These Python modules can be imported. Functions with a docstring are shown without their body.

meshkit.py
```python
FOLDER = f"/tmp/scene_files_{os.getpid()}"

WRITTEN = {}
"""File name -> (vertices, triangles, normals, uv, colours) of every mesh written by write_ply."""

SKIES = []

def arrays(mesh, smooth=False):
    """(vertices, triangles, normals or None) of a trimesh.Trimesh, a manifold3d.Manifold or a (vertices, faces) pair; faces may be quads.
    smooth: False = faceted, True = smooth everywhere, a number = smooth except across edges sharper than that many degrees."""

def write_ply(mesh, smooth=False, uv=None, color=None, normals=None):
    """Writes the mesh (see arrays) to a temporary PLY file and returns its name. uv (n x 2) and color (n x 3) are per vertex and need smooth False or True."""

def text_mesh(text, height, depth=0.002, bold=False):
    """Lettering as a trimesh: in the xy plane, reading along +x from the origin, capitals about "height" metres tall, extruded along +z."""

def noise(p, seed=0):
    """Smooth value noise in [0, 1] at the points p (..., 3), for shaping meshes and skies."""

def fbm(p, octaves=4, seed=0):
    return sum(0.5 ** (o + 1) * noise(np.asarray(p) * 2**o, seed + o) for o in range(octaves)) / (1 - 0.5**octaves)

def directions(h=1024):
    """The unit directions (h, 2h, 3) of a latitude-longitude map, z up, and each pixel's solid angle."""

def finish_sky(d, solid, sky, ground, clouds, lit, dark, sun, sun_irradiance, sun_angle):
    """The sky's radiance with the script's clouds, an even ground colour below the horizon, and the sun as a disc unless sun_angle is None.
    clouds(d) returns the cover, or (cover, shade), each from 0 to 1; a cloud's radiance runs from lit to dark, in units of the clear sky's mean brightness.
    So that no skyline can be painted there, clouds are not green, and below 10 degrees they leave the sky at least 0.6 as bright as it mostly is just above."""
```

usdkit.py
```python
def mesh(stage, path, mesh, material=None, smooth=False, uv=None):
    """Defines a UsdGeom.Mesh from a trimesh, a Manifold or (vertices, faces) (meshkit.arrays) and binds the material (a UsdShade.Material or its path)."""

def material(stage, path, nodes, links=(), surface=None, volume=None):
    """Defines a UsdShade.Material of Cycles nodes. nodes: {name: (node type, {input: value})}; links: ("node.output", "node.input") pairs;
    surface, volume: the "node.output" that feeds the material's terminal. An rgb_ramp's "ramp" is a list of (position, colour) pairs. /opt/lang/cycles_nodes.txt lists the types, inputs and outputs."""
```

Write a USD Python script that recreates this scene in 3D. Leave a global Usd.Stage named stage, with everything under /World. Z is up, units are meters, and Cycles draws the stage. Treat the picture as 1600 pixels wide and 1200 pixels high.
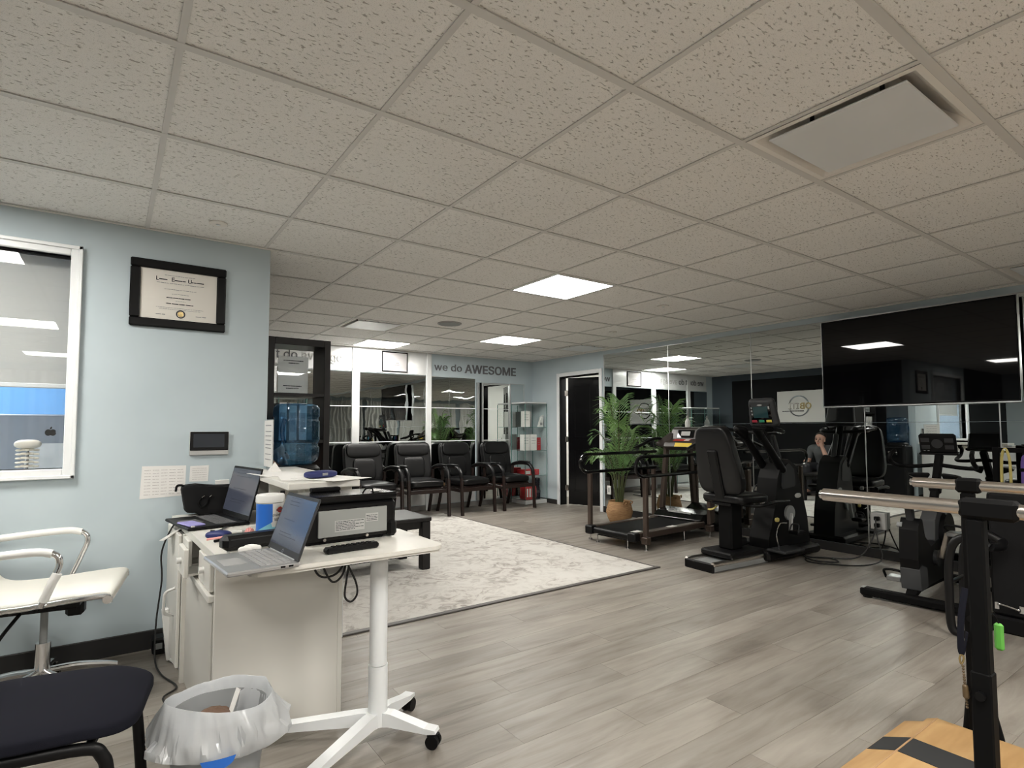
import math, random
import numpy as np, trimesh, manifold3d as m3, usdkit, meshkit
from shapely.geometry import Polygon, Point, box as sbox
from shapely.ops import unary_union
from shapely import affinity
from pxr import Usd, UsdGeom, UsdShade, Gf, Sdf, Vt

random.seed(7)
stage = Usd.Stage.CreateInMemory()
UsdGeom.SetStageUpAxis(stage, 'Z'); UsdGeom.SetStageMetersPerUnit(stage, 1.0)
world = UsdGeom.Xform.Define(stage, '/World')
UsdGeom.Scope.Define(stage, '/World/Looks')

# ------------------------------------------------------------------ camera, light levels, exposure
CAM_Z = 1.187
F_PX, CY = 881.04, 621.08
R0 = (0.8153669775, -0.5789421107, -0.0016505653)      # right
R1 = (0.0301247527, 0.0452737002, -0.9985203009)       # down
R2 = (0.5781601778, 0.8141107568, 0.0543551680)        # forward
cam = UsdGeom.Camera.Define(stage, '/World/camera')
cam.CreateHorizontalApertureAttr(36.0); cam.CreateVerticalApertureAttr(27.0)
cam.CreateFocalLengthAttr(36.0 * F_PX / 1600)
cam.CreateVerticalApertureOffsetAttr((CY - 600) / 1600 * 36)
cam.CreateClippingRangeAttr(Gf.Vec2f(0.05, 100))
cam.CreateExposureAttr(2.33)
cam.AddTransformOp().Set(Gf.Matrix4d(R0[0], R0[1], R0[2], 0, -R1[0], -R1[1], -R1[2], 0, -R2[0], -R2[1], -R2[2], 0, 0, 0, CAM_Z, 1))
LAMP = 9.0            # emission of the ceiling light panels
OFFICE_LAMP = 6.5    # lamp of the office behind the window
CORRIDOR_LAMP = 9.0   # lamp beyond the black door

# ------------------------------------------------------------------ helpers
PI = math.pi
used = {}
info = {}


def numbered(parent, name):
    k = (parent, name); n = used.get(k, 0); used[k] = n + 1
    return name if n == 0 else '%s_%03d' % (name, n)


def tag(prim, label=None, cat=None, group=None, kind=None):
    for k, v in (('label', label), ('category', cat), ('group', group), ('kind', kind)):
        if v: prim.SetCustomDataByKey(k, v)


def thing(name, label, cat, loc=(0, 0, 0), rz=0.0, group=None, kind=None):
    path = '/World/' + numbered('/World', name)
    x = UsdGeom.Xform.Define(stage, path)
    x.AddTranslateOp().Set(Gf.Vec3d(*map(float, loc))); x.AddRotateZOp().Set(float(rz))
    tag(x.GetPrim(), label, cat, group, kind)
    info[path] = (np.array(loc, float), math.radians(rz))
    return path


def dup(src, label, loc, rz=0.0, group=None):
    p = stage.GetPrimAtPath(src)
    base = src.rsplit('/', 1)[1]
    while base[-4:-3] == '_' and base[-3:].isdigit(): base = base[:-4]
    path = thing(base, label, p.GetCustomDataByKey('category'), loc, rz, group or p.GetCustomDataByKey('group'))
    q = stage.GetPrimAtPath(path)
    q.GetReferences().AddInternalReference(Sdf.Path(src)); q.SetInstanceable(True)
    return path


def rot(rx=0, ry=0, rz=0):
    T = np.eye(4)
    for ang, ax in ((rx, (1, 0, 0)), (ry, (0, 1, 0)), (rz, (0, 0, 1))):
        if ang: T = trimesh.transformations.rotation_matrix(math.radians(ang), ax) @ T
    return T


def frame(o, u, v):
    u = np.array(u, float); u /= np.linalg.norm(u)
    v = np.array(v, float); v -= u * (u @ v); v /= np.linalg.norm(v)
    T = np.eye(4); T[:3, 0] = u; T[:3, 1] = v; T[:3, 2] = np.cross(u, v); T[:3, 3] = o
    return T


_cham = None


def cham(size, b):
    """A box with chamfered edges."""
    global _cham
    s = np.array(size, float) / 2
    b = min(b, s.min() * 0.98)
    if _cham is None:
        v = []
        for sx in (-1, 1):
            for sy in (-1, 1):
                for sz in (-1, 1):
                    for k in range(3):
                        p = np.array([sx, sy, sz], float); w = np.full(3, .8); w[k] = 1
                        v.append(p * w)
        v = np.array(v)
        h = trimesh.Trimesh(v, trimesh.convex.convex_hull(v).faces, process=False) if False else trimesh.convex.convex_hull(v)
        hv = np.round(h.vertices, 6)
        _cham = (np.sign(hv), np.abs(hv) > .9, np.array(h.faces))
    sg, top, f = _cham
    v = sg * np.where(top, s, s - b)
    return trimesh.Trimesh(v, f, process=False)


class MB:
    """Collects pieces that become one mesh."""
    def __init__(s, T=None):
        s.m = []; s.T = T
    def add(s, mesh, T=None):
        if isinstance(mesh, m3.Manifold):
            k = mesh.to_mesh(); mesh = trimesh.Trimesh(np.array(k.vert_properties[:, :3], float), np.array(k.tri_verts), process=False)
        mesh = trimesh.Trimesh(np.array(mesh.vertices, float), np.array(mesh.faces), process=False)
        if T is not None: mesh.apply_transform(T)
        s.m.append(mesh); return s
    def box(s, c, size, b=0.0, rx=0, ry=0, rz=0):
        m = cham(size, b) if b else trimesh.creation.box(size)
        T = rot(rx, ry, rz); T[:3, 3] = c
        return s.add(m, T)
    def b2(s, lo, hi, b=0.0):
        lo, hi = np.array(lo, float), np.array(hi, float)
        return s.box((lo + hi) / 2, hi - lo, b)
    def cyl(s, p0, p1, r, r2=None, n=16, cap=True):
        r2 = r if r2 is None else r2
        p0, p1 = np.array(p0, float), np.array(p1, float)
        d = p1 - p0; L = np.linalg.norm(d); d /= L
        a = np.cross(d, [0, 0, 1.0] if abs(d[2]) < .9 else [1.0, 0, 0]); a /= np.linalg.norm(a); bb = np.cross(d, a)
        t = np.arange(n) * 2 * PI / n
        ring = np.cos(t)[:, None] * a + np.sin(t)[:, None] * bb
        v = np.vstack([p0 + ring * r, p1 + ring * r2, p0, p1])
        f = []
        for i in range(n):
            j = (i + 1) % n
            f += [[i, j, n + j], [i, n + j, n + i], [2 * n, j, i], [2 * n + 1, n + i, n + j]]
        return s.add(trimesh.Trimesh(v, f, process=False))
    def bar(s, p0, p1, w, h, b=0.0, up=(0, 0, 1)):
        """A rectangular bar from p0 to p1."""
        p0, p1 = np.array(p0, float), np.array(p1, float)
        T = frame((p0 + p1) / 2, p1 - p0, up)
        return s.add(cham((np.linalg.norm(p1 - p0), h, w), b) if b else trimesh.creation.box((np.linalg.norm(p1 - p0), h, w)), T)
    def tube(s, pts, r, n=8, sub=6, flat=None):
        """A smooth tube through the points (Catmull-Rom)."""
        p = spline(pts, sub) if sub > 1 else np.array(pts, float)
        t = np.gradient(p, axis=0); t /= np.linalg.norm(t, axis=1, keepdims=True) + 1e-12
        a = np.cross(t[0], [0, 0, 1.0] if abs(t[0][2]) < .9 else [1.0, 0, 0]); a /= np.linalg.norm(a)
        A = []
        for k in range(len(p)):
            a = a - t[k] * (a @ t[k]); a /= np.linalg.norm(a); A.append(a)
        A = np.array(A); B = np.cross(t, A)
        ang = np.arange(n) * 2 * PI / n
        rr = np.broadcast_to(np.asarray(r, float), (len(p),))[:, None, None]
        fa, fb = (1, 1) if flat is None else flat
        v = (p[:, None] + rr * (fa * np.cos(ang)[None, :, None] * A[:, None] + fb * np.sin(ang)[None, :, None] * B[:, None])).reshape(-1, 3)
        f = []
        for i in range(len(p) - 1):
            for j in range(n):
                k = (j + 1) % n
                f += [[i * n + j, i * n + k, (i + 1) * n + k], [i * n + j, (i + 1) * n + k, (i + 1) * n + j]]
        v = np.vstack([v, p[0], p[-1]]); c0, c1 = len(v) - 2, len(v) - 1; e = (len(p) - 1) * n
        for j in range(n):
            k = (j + 1) % n
            f += [[c0, k, j], [c1, e + j, e + k]]
        return s.add(trimesh.Trimesh(v, f, process=False))
    def lathe(s, prof, c=(0, 0, 0), n=32, sx=1.0, sy=1.0):
        prof = np.array(prof, float); t = np.arange(n) * 2 * PI / n
        v = np.stack([prof[:, 0][:, None] * np.cos(t) * sx, prof[:, 0][:, None] * np.sin(t) * sy, np.broadcast_to(prof[:, 1][:, None], (len(prof), n))], -1).reshape(-1, 3) + c
        f = []
        for i in range(len(prof) - 1):
            for j in range(n):
                k = (j + 1) % n
                f += [[i * n + j, i * n + k, (i + 1) * n + k], [i * n + j, (i + 1) * n + k, (i + 1) * n + j]]
        return s.add(trimesh.Trimesh(v, f, process=False))
    def sup(s, c, size, e=.35, e2=None, n=28, T=None, fn=None):
        """A cushion: a superellipsoid of full size."""
        e2 = e if e2 is None else e2
        m = trimesh.creation.uv_sphere(1.0, count=[n // 2 + 2, n])
        v = np.array(m.vertices)
        def pw(x, k): return np.sign(x) * np.abs(x) ** k
        r = np.hypot(v[:, 0], v[:, 1]); cz = np.where(r > 1e-9, r, 1)
        v = np.stack([pw(r, e2) * pw(v[:, 0] / cz, e), pw(r, e2) * pw(v[:, 1] / cz, e), pw(v[:, 2], e2)], 1) * np.array(size) / 2
        if fn is not None: v = fn(v)
        m = trimesh.Trimesh(v, m.faces, process=False)
        if T is not None: m.apply_transform(T)
        m.apply_translation(c)
        return s.add(m)
    def ext(s, poly, h, T=None):
        for g in getattr(poly, 'geoms', [poly]):
            s.add(trimesh.creation.extrude_polygon(g, h, engine='earcut'), T)
        return s
    def xz(s, pts, y0, y1, r=0.0):
        """Side profile in the xz plane, extruded from y0 to y1."""
        p = Polygon(pts)
        if r: p = p.buffer(-r).buffer(r, quad_segs=4)
        T = np.array([[1, 0, 0, 0], [0, 0, -1, y1], [0, 1, 0, 0], [0, 0, 0, 1.0]])
        return s.ext(p, y1 - y0, T)
    def yz(s, pts, x0, x1, r=0.0):
        p = Polygon(pts)
        if r: p = p.buffer(-r).buffer(r, quad_segs=4)
        T = np.array([[0, 0, 1, x0], [1, 0, 0, 0], [0, 1, 0, 0], [0, 0, 0, 1.0]])
        return s.ext(p, x1 - x0, T)
    def hull(s, sph, n=2):
        pts = np.vstack([trimesh.creation.icosphere(n, r).vertices + np.array(c) for *c, r in sph])
        return s.add(trimesh.convex.convex_hull(pts))
    def text(s, txt, height, T, width=None, bold=False, depth=.002):
        m = meshkit.text_mesh(txt, height, depth, bold)
        if width:
            x0, x1 = m.bounds[:, 0]
            m.apply_translation([-x0, 0, 0]); m.apply_scale([width / (x1 - x0), 1, 1])
        return s.add(m, T)
    def mesh(s):
        m = s.m[0] if len(s.m) == 1 else trimesh.util.concatenate(s.m)
        if s.T is not None: m = m.copy(); m.apply_transform(s.T)
        return m
    def build(s, name, mat, parent='/World', smooth=35, label=None, kind=None, cat=None, group=None, w=False):
        m = s.mesh()
        if w:
            root = '/'.join(parent.split('/')[:3]); loc, rz = info[root]
            m = m.copy(); m.apply_translation(-loc); m.apply_transform(rot(rz=-math.degrees(rz)))
        path = parent + '/' + numbered(parent, name)
        p = usdkit.mesh(stage, path, m, mat, smooth=smooth)
        tag(p.GetPrim(), label, cat, group, kind)
        return path


def spline(pts, sub=6):
    P = np.array(pts, float)
    if len(P) < 3: return np.array([P[0] + (P[-1] - P[0]) * k / 4 for k in range(5)])
    Q = np.vstack([2 * P[0] - P[1], P, 2 * P[-1] - P[-2]]); out = []
    for i in range(1, len(Q) - 2):
        for k in range(sub):
            t = k / sub
            out.append(.5 * ((2 * Q[i]) + (-Q[i - 1] + Q[i + 1]) * t + (2 * Q[i - 1] - 5 * Q[i] + 4 * Q[i + 1] - Q[i + 2]) * t * t + (-Q[i - 1] + 3 * Q[i] - 3 * Q[i + 1] + Q[i + 2]) * t ** 3))
    out.append(P[-1])
    return np.array(out)


def round_poly(w, h, r, cx=0, cy=0):
    return sbox(cx - w / 2 + r, cy - h / 2 + r, cx + w / 2 - r, cy + h / 2 - r).buffer(r, quad_segs=6)


def scribble(mb, T, x0, x1, y, h, seed=0, gap=.35, depth=.0006, thick=None):
    """Lines of print too small to read: runs of short strokes."""
    rng = random.Random(seed); x = x0
    while x < x1:
        w = rng.uniform(1.2, 4.0) * h
        if x + w > x1: w = x1 - x
        if w > h * .3:
            M4 = T.copy() @ trimesh.transformations.translation_matrix((x + w / 2, y, depth / 2))
            mb.add(trimesh.creation.box((w, thick or h * .55, depth)), M4)
        x += w + h * gap * rng.uniform(.8, 1.6)


# ------------------------------------------------------------------ materials
L = {}


def mat(name, col, rough=.5, metal=0.0, spec=.5, coat=0.0, col2=None, scale=8.0, stretch=(1, 1, 1), lo=.35, hi=.65, bump=None, bdist=.002, bstretch=None, emit=None, detail=3, obj=False, sheen=0, **kw):
    nodes = {'p': ('principled_bsdf', dict(base_color=col, roughness=rough, metallic=metal, specular_ior_level=spec, coat_weight=coat, sheen_weight=sheen, **kw))}
    links = []
    src = 'tc.object' if obj else 'g.position'
    if col2 is not None or bump:
        nodes['tc' if obj else 'g'] = ('texture_coordinate', {}) if obj else ('geometry', {})
    if col2 is not None:
        nodes['m'] = ('mapping', dict(scale=stretch)); nodes['n'] = ('noise_texture', dict(scale=scale, detail=detail))
        nodes['r'] = ('rgb_ramp', dict(ramp=[(lo, col), (hi, col2)]))
        links += [(src, 'm.vector'), ('m.vector', 'n.vector'), ('n.fac', 'r.fac'), ('r.color', 'p.base_color')]
    if bump:
        nodes['m2'] = ('mapping', dict(scale=bstretch or (1, 1, 1))); nodes['n2'] = ('noise_texture', dict(scale=bump[0], detail=2)); nodes['b'] = ('bump', dict(strength=bump[1], distance=bdist))
        links += [(src, 'm2.vector'), ('m2.vector', 'n2.vector'), ('n2.fac', 'b.height'), ('b.normal', 'p.normal')]
    if emit: nodes['p'][1].update(emission_color=emit[0], emission_strength=emit[1])
    L[name] = usdkit.material(stage, '/World/Looks/' + name, nodes, links, surface='p.BSDF')
    return L[name]


def lamp_mat(name, col, strength):
    L[name] = usdkit.material(stage, '/World/Looks/' + name, {'e': ('emission', dict(color=col, strength=strength))}, [], surface='e.emission')


def pane_mat(name, tint, ior=1.5, gloss=(1, 1, 1), rough=0.0):
    L[name] = usdkit.material(stage, '/World/Looks/' + name, {
        't': ('transparent_bsdf', dict(color=tint)), 'g': ('glossy_bsdf', dict(color=gloss, roughness=rough)), 'f': ('fresnel', {}), 'x': ('mix_closure', {}),
        'geo': ('geometry', {}), 'i': ('math', dict(math_type='multiply_add', value2=1 / ior - ior, value3=ior))},
        [('geo.backfacing', 'i.value1'), ('i.value', 'f.IOR'), ('f.fac', 'x.fac'), ('t.BSDF', 'x.closure1'), ('g.BSDF', 'x.closure2')], surface='x.closure')


lamp_mat('lamp_panel', (1.0, .965, .90), LAMP)
lamp_mat('office_lamp', (.93, .97, 1.0), OFFICE_LAMP)
lamp_mat('corridor_lamp', (1.0, .97, .92), CORRIDOR_LAMP)
mat('wall_paint', (.47, .545, .58), .75, col2=(.445, .52, .555), scale=3, bump=(140, .12), bdist=.001)
mat('blue_paint', (.15, .37, .68), .7)
mat('office_side_paint', (.55, .62, .68), .7)
mat('black_paint', (.0035, .0038, .0045), .6, spec=.15)
mat('slate_paint', (.05, .065, .08), .75)
mat('corridor_paint', (.75, .74, .70), .8)
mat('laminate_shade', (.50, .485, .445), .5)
mat('white_trim', (.74, .76, .77), .4)
mat('white_gloss', (.66, .67, .67), .2, coat=.2)
mat('grid_white', (.80, .77, .72), .6)
mat('bar_paint', (.65, .635, .605), .55)
mat('tan_paint', (.5, .46, .4), .8)
mat('dark_base', (.018, .0175, .0175), .5, spec=.35)
mat('grey_base', (.2, .19, .18), .5)
# ceiling tile: fissured mineral fibre
nodes = {'g': ('geometry', {}), 'm': ('mapping', dict(scale=(60, 135, 60))), 'n': ('noise_texture', dict(scale=1.0, detail=.6, roughness=.5, distortion=.5)),
         'r': ('rgb_ramp', dict(ramp=[(.0, (.50, .475, .44)), (.30, (.52, .495, .455)), (.335, (.86, .845, .81)), (1, (.87, .855, .825))])),
         'm2': ('mapping', dict(scale=(330, 330, 330))), 'n2': ('noise_texture', dict(scale=1.0, detail=1)), 'r2': ('rgb_ramp', dict(ramp=[(.30, (.80, .80, .80)), (.42, (1, 1, 1))])),
         'x': ('mix', dict(mix_type='multiply', fac=1.0)), 'h': ('rgb_ramp', dict(ramp=[(.28, (0, 0, 0)), (.36, (1, 1, 1))])),
         'b': ('bump', dict(strength=.7, distance=.003)), 'p': ('principled_bsdf', dict(roughness=.9, specular_ior_level=.15))}
L['ceiling_tile'] = usdkit.material(stage, '/World/Looks/ceiling_tile', nodes,
    [('g.position', 'm.vector'), ('m.vector', 'n.vector'), ('n.fac', 'r.fac'), ('g.position', 'm2.vector'), ('m2.vector', 'n2.vector'), ('n2.fac', 'r2.fac'),
     ('r.color', 'x.color1'), ('r2.color', 'x.color2'), ('x.color', 'p.base_color'), ('n.fac', 'h.fac'), ('h.color', 'b.height'), ('b.normal', 'p.normal')], surface='p.BSDF')
# vinyl plank floor, grain along x; four tones
for k, tone in enumerate((.92, 1.0, 1.07, .97)):
    a, b, c, d = [tuple(x * tone for x in q) for q in ((.098, .083, .070), (.192, .169, .145), (.262, .238, .208), (.335, .309, .274))]
    nodes = {'g': ('geometry', {}), 'm': ('mapping', dict(scale=(1.1, 9.5, 1), location=(k * 3.7, k * 1.9, 0))), 'n': ('noise_texture', dict(scale=1.6, detail=7, roughness=.62, distortion=.5)),
             'm3': ('mapping', dict(scale=(1.0, 2.4, 1), location=(k * 1.3, 0, k))), 'n3': ('noise_texture', dict(scale=1.5, detail=3)), 'ad': ('mix_float', dict(fac=.42)),
             'r': ('rgb_ramp', dict(ramp=[(.30, a), (.42, b), (.55, c), (.72, d)])), 'b': ('bump', dict(strength=.08, distance=.002)),
             'p': ('principled_bsdf', dict(roughness=.42, specular_ior_level=.4))}
    L['plank%d' % k] = usdkit.material(stage, '/World/Looks/plank%d' % k, nodes,
        [('g.position', 'm.vector'), ('m.vector', 'n.vector'), ('g.position', 'm3.vector'), ('m3.vector', 'n3.vector'), ('n.fac', 'ad.a'), ('n3.fac', 'ad.b'),
         ('ad.result', 'r.fac'), ('r.color', 'p.base_color'), ('n.fac', 'b.height'), ('b.normal', 'p.normal')], surface='p.BSDF')
# rug: cream pile with a worn tan and grey scroll pattern
nodes = {'g': ('geometry', {}), 'm': ('mapping', dict(scale=(1.0, 1.0, 1))), 'n': ('noise_texture', dict(scale=7.5, detail=5, roughness=.65, distortion=1.6)),
         'r': ('rgb_ramp', dict(ramp=[(.37, (.29, .265, .24)), (.45, (.41, .385, .355)), (.52, (.52, .50, .465)), (.8, (.57, .555, .52))])),
         'n2': ('noise_texture', dict(scale=1.6, detail=3, distortion=.6)), 'r2': ('rgb_ramp', dict(ramp=[(.44, (.0, 0, 0)), (.70, (1, 1, 1))])),
         'x': ('mix', dict(mix_type='mix', color2=(.56, .545, .51))), 'n4': ('noise_texture', dict(scale=320, detail=1)), 'b': ('bump', dict(strength=.5, distance=.004)),
         'p': ('principled_bsdf', dict(roughness=.95, specular_ior_level=.1, sheen_weight=.2))}
L['rug'] = usdkit.material(stage, '/World/Looks/rug', nodes,
    [('g.position', 'm.vector'), ('m.vector', 'n.vector'), ('m.vector', 'n2.vector'), ('g.position', 'n4.vector'), ('n.fac', 'r.fac'), ('n2.fac', 'r2.fac'), ('r2.color', 'x.fac'), ('r.color', 'x.color1'),
     ('x.color', 'p.base_color'), ('n4.fac', 'b.height'), ('b.normal', 'p.normal')], surface='p.BSDF')
mat('strip_dark', (.075, .068, .064), .45)
mat('mirror', (.60, .635, .625), .0, metal=1.0)
mat('mirror_wavy', (.62, .65, .645), .0, metal=1.0, bump=(2.6, .022), bdist=.06)
mat('aluminium', (.62, .63, .64), .3, metal=1.0)
mat('chrome', (.75, .75, .76), .1, metal=1.0)
mat('steel', (.60, .56, .52), .24, metal=1.0)
mat('black_plastic', (.0032, .0032, .0036), .42, spec=.22)
mat('black_matte', (.0028, .0028, .003), .65, spec=.12)
mat('slate_plastic', (.055, .057, .06), .5, spec=.35)
mat('black_gloss', (.004, .004, .0045), .16, spec=.35)
mat('screen_off', (.003, .003, .0035), .02, spec=.38)
mat('black_leather', (.004, .004, .0045), .38, bump=(160, .25), bdist=.001, spec=.34)
mat('black_cloth', (.007, .007, .0075), .85, spec=.2, bump=(300, .4), bdist=.001)
mat('black_fabric', (.009, .0095, .015), .9, spec=.12, bump=(500, .4), bdist=.001)
mat('grey_dark', (.03, .031, .033), .5, spec=.35)
mat('grey_mid', (.25, .26, .26), .5)
mat('grey_light', (.42, .42, .41), .5)
mat('printer_grey', (.27, .28, .27), .55)
mat('bin_grey', (.27, .28, .285), .5)
mat('dark_wood', (.020, .010, .008), .4, spec=.4, col2=(.012, .007, .006), scale=5, stretch=(1, 12, 12))
mat('espresso_wood', (.008, .007, .007), .45, spec=.35)
mat('brown_metal', (.085, .062, .05), .45, metal=.6)
mat('brown_plastic', (.035, .027, .024), .35)
mat('white_laminate', (.66, .645, .60), .4)
mat('white_plastic', (.72, .72, .70), .4)
mat('white_leather', (.70, .68, .62), .45, bump=(40, .15), bdist=.002)
mat('paper', (.74, .73, .71), .8)
mat('paper_dim', (.40, .385, .385), .8)
mat('paper_aged', (.70, .675, .625), .8)
mat('ink', (.05, .05, .055), .8)
mat('ink_pale', (.52, .50, .49), .8)
mat('ink_grey', (.3, .3, .31), .8)
mat('letter_grey', (.13, .13, .14), .6)
mat('letter_dim', (.2, .2, .21), .6)
mat('gold', (.55, .42, .2), .25, metal=1.0)
mat('silver_laptop', (.42, .42, .42), .35, metal=.7)
mat('keys', (.12, .12, .125), .5)
mat('keys_silver', (.30, .30, .30), .5)
mat('laptop_screen', (.02, .02, .025), .15, emit=((.20, .235, .33), .035))
mat('screen_ink', (.02, .02, .025), .2, emit=((.10, .12, .18), .03))
mat('tablet_screen', (.02, .023, .03), .12, emit=((.2, .24, .3), .003))
mat('console_screen', (.008, .02, .022), .15, emit=((.08, .25, .25), .012))
mat('print_red', (.35, .02, .04), .5); mat('print_green', (.02, .22, .12), .5); mat('print_yellow', (.62, .5, .08), .5)
mat('label_yellow', (.72, .52, .03), .5); mat('label_red', (.5, .04, .03), .5); mat('label_blue', (.02, .14, .55), .4); mat('label_teal', (.2, .5, .62), .5)
mat('red_plastic', (.45, .02, .025), .4)
mat('purple', (.13, .07, .30), .7); mat('teal', (.03, .22, .32), .7); mat('tube_yellow', (.55, .46, .14), .5)
mat('pink', (.78, .35, .33), .7); mat('lilac', (.30, .28, .58), .6); mat('navy', (.012, .02, .11), .5)
mat('green_tag', (.11, .40, .06), .5)
mat('bead_brown', (.10, .065, .03), .4)
mat('basket', (.42, .25, .12), .8, col2=(.28, .155, .07), scale=3, stretch=(6, 6, 60), bump=(70, .6), bdist=.004, bstretch=(.4, .4, 2))
mat('soil', (.03, .022, .015), .9)
mat('bone', (.68, .62, .52), .6)
mat('imac_silver', (.30, .34, .40), .4, metal=.3)
mat('curtain', (.55, .54, .52), .9)
L['blind'] = usdkit.material(stage, '/World/Looks/blind', {'d': ('diffuse_bsdf', dict(color=(.72, .715, .69))), 't': ('translucent_bsdf', dict(color=(.55, .545, .52))), 'x': ('mix_closure', dict(fac=.45))}, [('d.BSDF', 'x.closure1'), ('t.BSDF', 'x.closure2')], surface='x.closure')
mat('plywood', (.49, .31, .14), .55, col2=(.40, .235, .095), scale=3, stretch=(1.2, 7, 1), detail=5)
mat('plywood_edge', (.40, .25, .13), .6)
mat('grip_tape', (.018, .019, .02), .75)
mat('skin', (.55, .32, .24), .5); mat('hair', (.02, .015, .012), .6); mat('shirt', (.10, .105, .11), .85); mat('trousers', (.02, .02, .025), .85)
mat('tissue_brown', (.12, .07, .045), .9)
mat('glass_edge', (.10, .22, .20), .2)
mat('cable', (.012, .012, .012), .5)
pane_mat('pane', (.96, .98, .97), 1.45)
pane_mat('window_pane', (.97, .98, .985), 1.5)
L['bottle_blue'] = usdkit.material(stage, '/World/Looks/bottle_blue', {
    't': ('transparent_bsdf', dict(color=(.38, .58, .74))), 'g': ('glossy_bsdf', dict(color=(.8, .9, 1), roughness=.03)), 'd': ('diffuse_bsdf', dict(color=(.08, .2, .32))), 'y': ('mix_closure', dict(fac=.05)), 'f': ('fresnel', {}), 'x': ('mix_closure', {}), 'i': ('math', dict(math_type='multiply_add', value2=1 / 1.6 - 1.6, value3=1.6)),
    'p': ('geometry', {}), 'n': ('noise_texture', dict(scale=14, detail=2)), 'b': ('bump', dict(strength=.5, distance=.02))},
    [('p.backfacing', 'i.value1'), ('i.value', 'f.IOR'), ('f.fac', 'x.fac'), ('t.BSDF', 'y.closure1'), ('d.BSDF', 'y.closure2'), ('y.closure', 'x.closure1'), ('g.BSDF', 'x.closure2'), ('p.position', 'n.vector'), ('n.fac', 'b.height'), ('b.normal', 'g.normal'), ('b.normal', 'f.normal')], surface='x.closure')
pane_mat('acrylic', (.93, .95, .96), 1.45)
# bin liner: thin white film
L['liner'] = usdkit.material(stage, '/World/Looks/liner', {'d': ('diffuse_bsdf', dict(color=(.78, .80, .82))), 't': ('translucent_bsdf', dict(color=(.7, .73, .76))), 'a': ('transparent_bsdf', dict(color=(.9, .92, .94))),
    'x': ('mix_closure', dict(fac=.35)), 'y': ('mix_closure', dict(fac=.18)), 'g': ('glossy_bsdf', dict(color=(.8, .8, .8), roughness=.25)), 'z': ('mix_closure', dict(fac=.07))},
    [('d.BSDF', 'x.closure1'), ('t.BSDF', 'x.closure2'), ('x.closure', 'y.closure1'), ('a.BSDF', 'y.closure2'), ('y.closure', 'z.closure1'), ('g.BSDF', 'z.closure2')], surface='z.closure')
for nm, c in (('palm_leaf', (.15, .265, .085)), ('palm_leaf_dark', (.10, .195, .065))):
    L[nm] = usdkit.material(stage, '/World/Looks/' + nm, {'p': ('principled_bsdf', dict(base_color=c, roughness=.42)), 't': ('translucent_bsdf', dict(color=tuple(x * 1.6 for x in c))), 'x': ('mix_closure', dict(fac=.25))},
        [('p.BSDF', 'x.closure1'), ('t.BSDF', 'x.closure2')], surface='x.closure')
mat('palm_stem', (.07, .085, .03), .6)

# ------------------------------------------------------------------ the room
CH = CAM_Z + 1.1052
T_, OX, OY = .61, .7406, 1.8353
MX, BY, LY, PX = 5.723, 7.473, 3.68, .775        # mirror wall, back wall, left wall, partition end
X0, Y0 = -4.0, -5.0


def struct(name, mb, m, parent='/World', smooth=False, **k):
    return mb.build(name, L[m], parent, smooth=smooth, kind='structure', **k)


def sthing(name, loc=(0, 0, 0)):
    return thing(name, None, None, loc, kind='structure')


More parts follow.
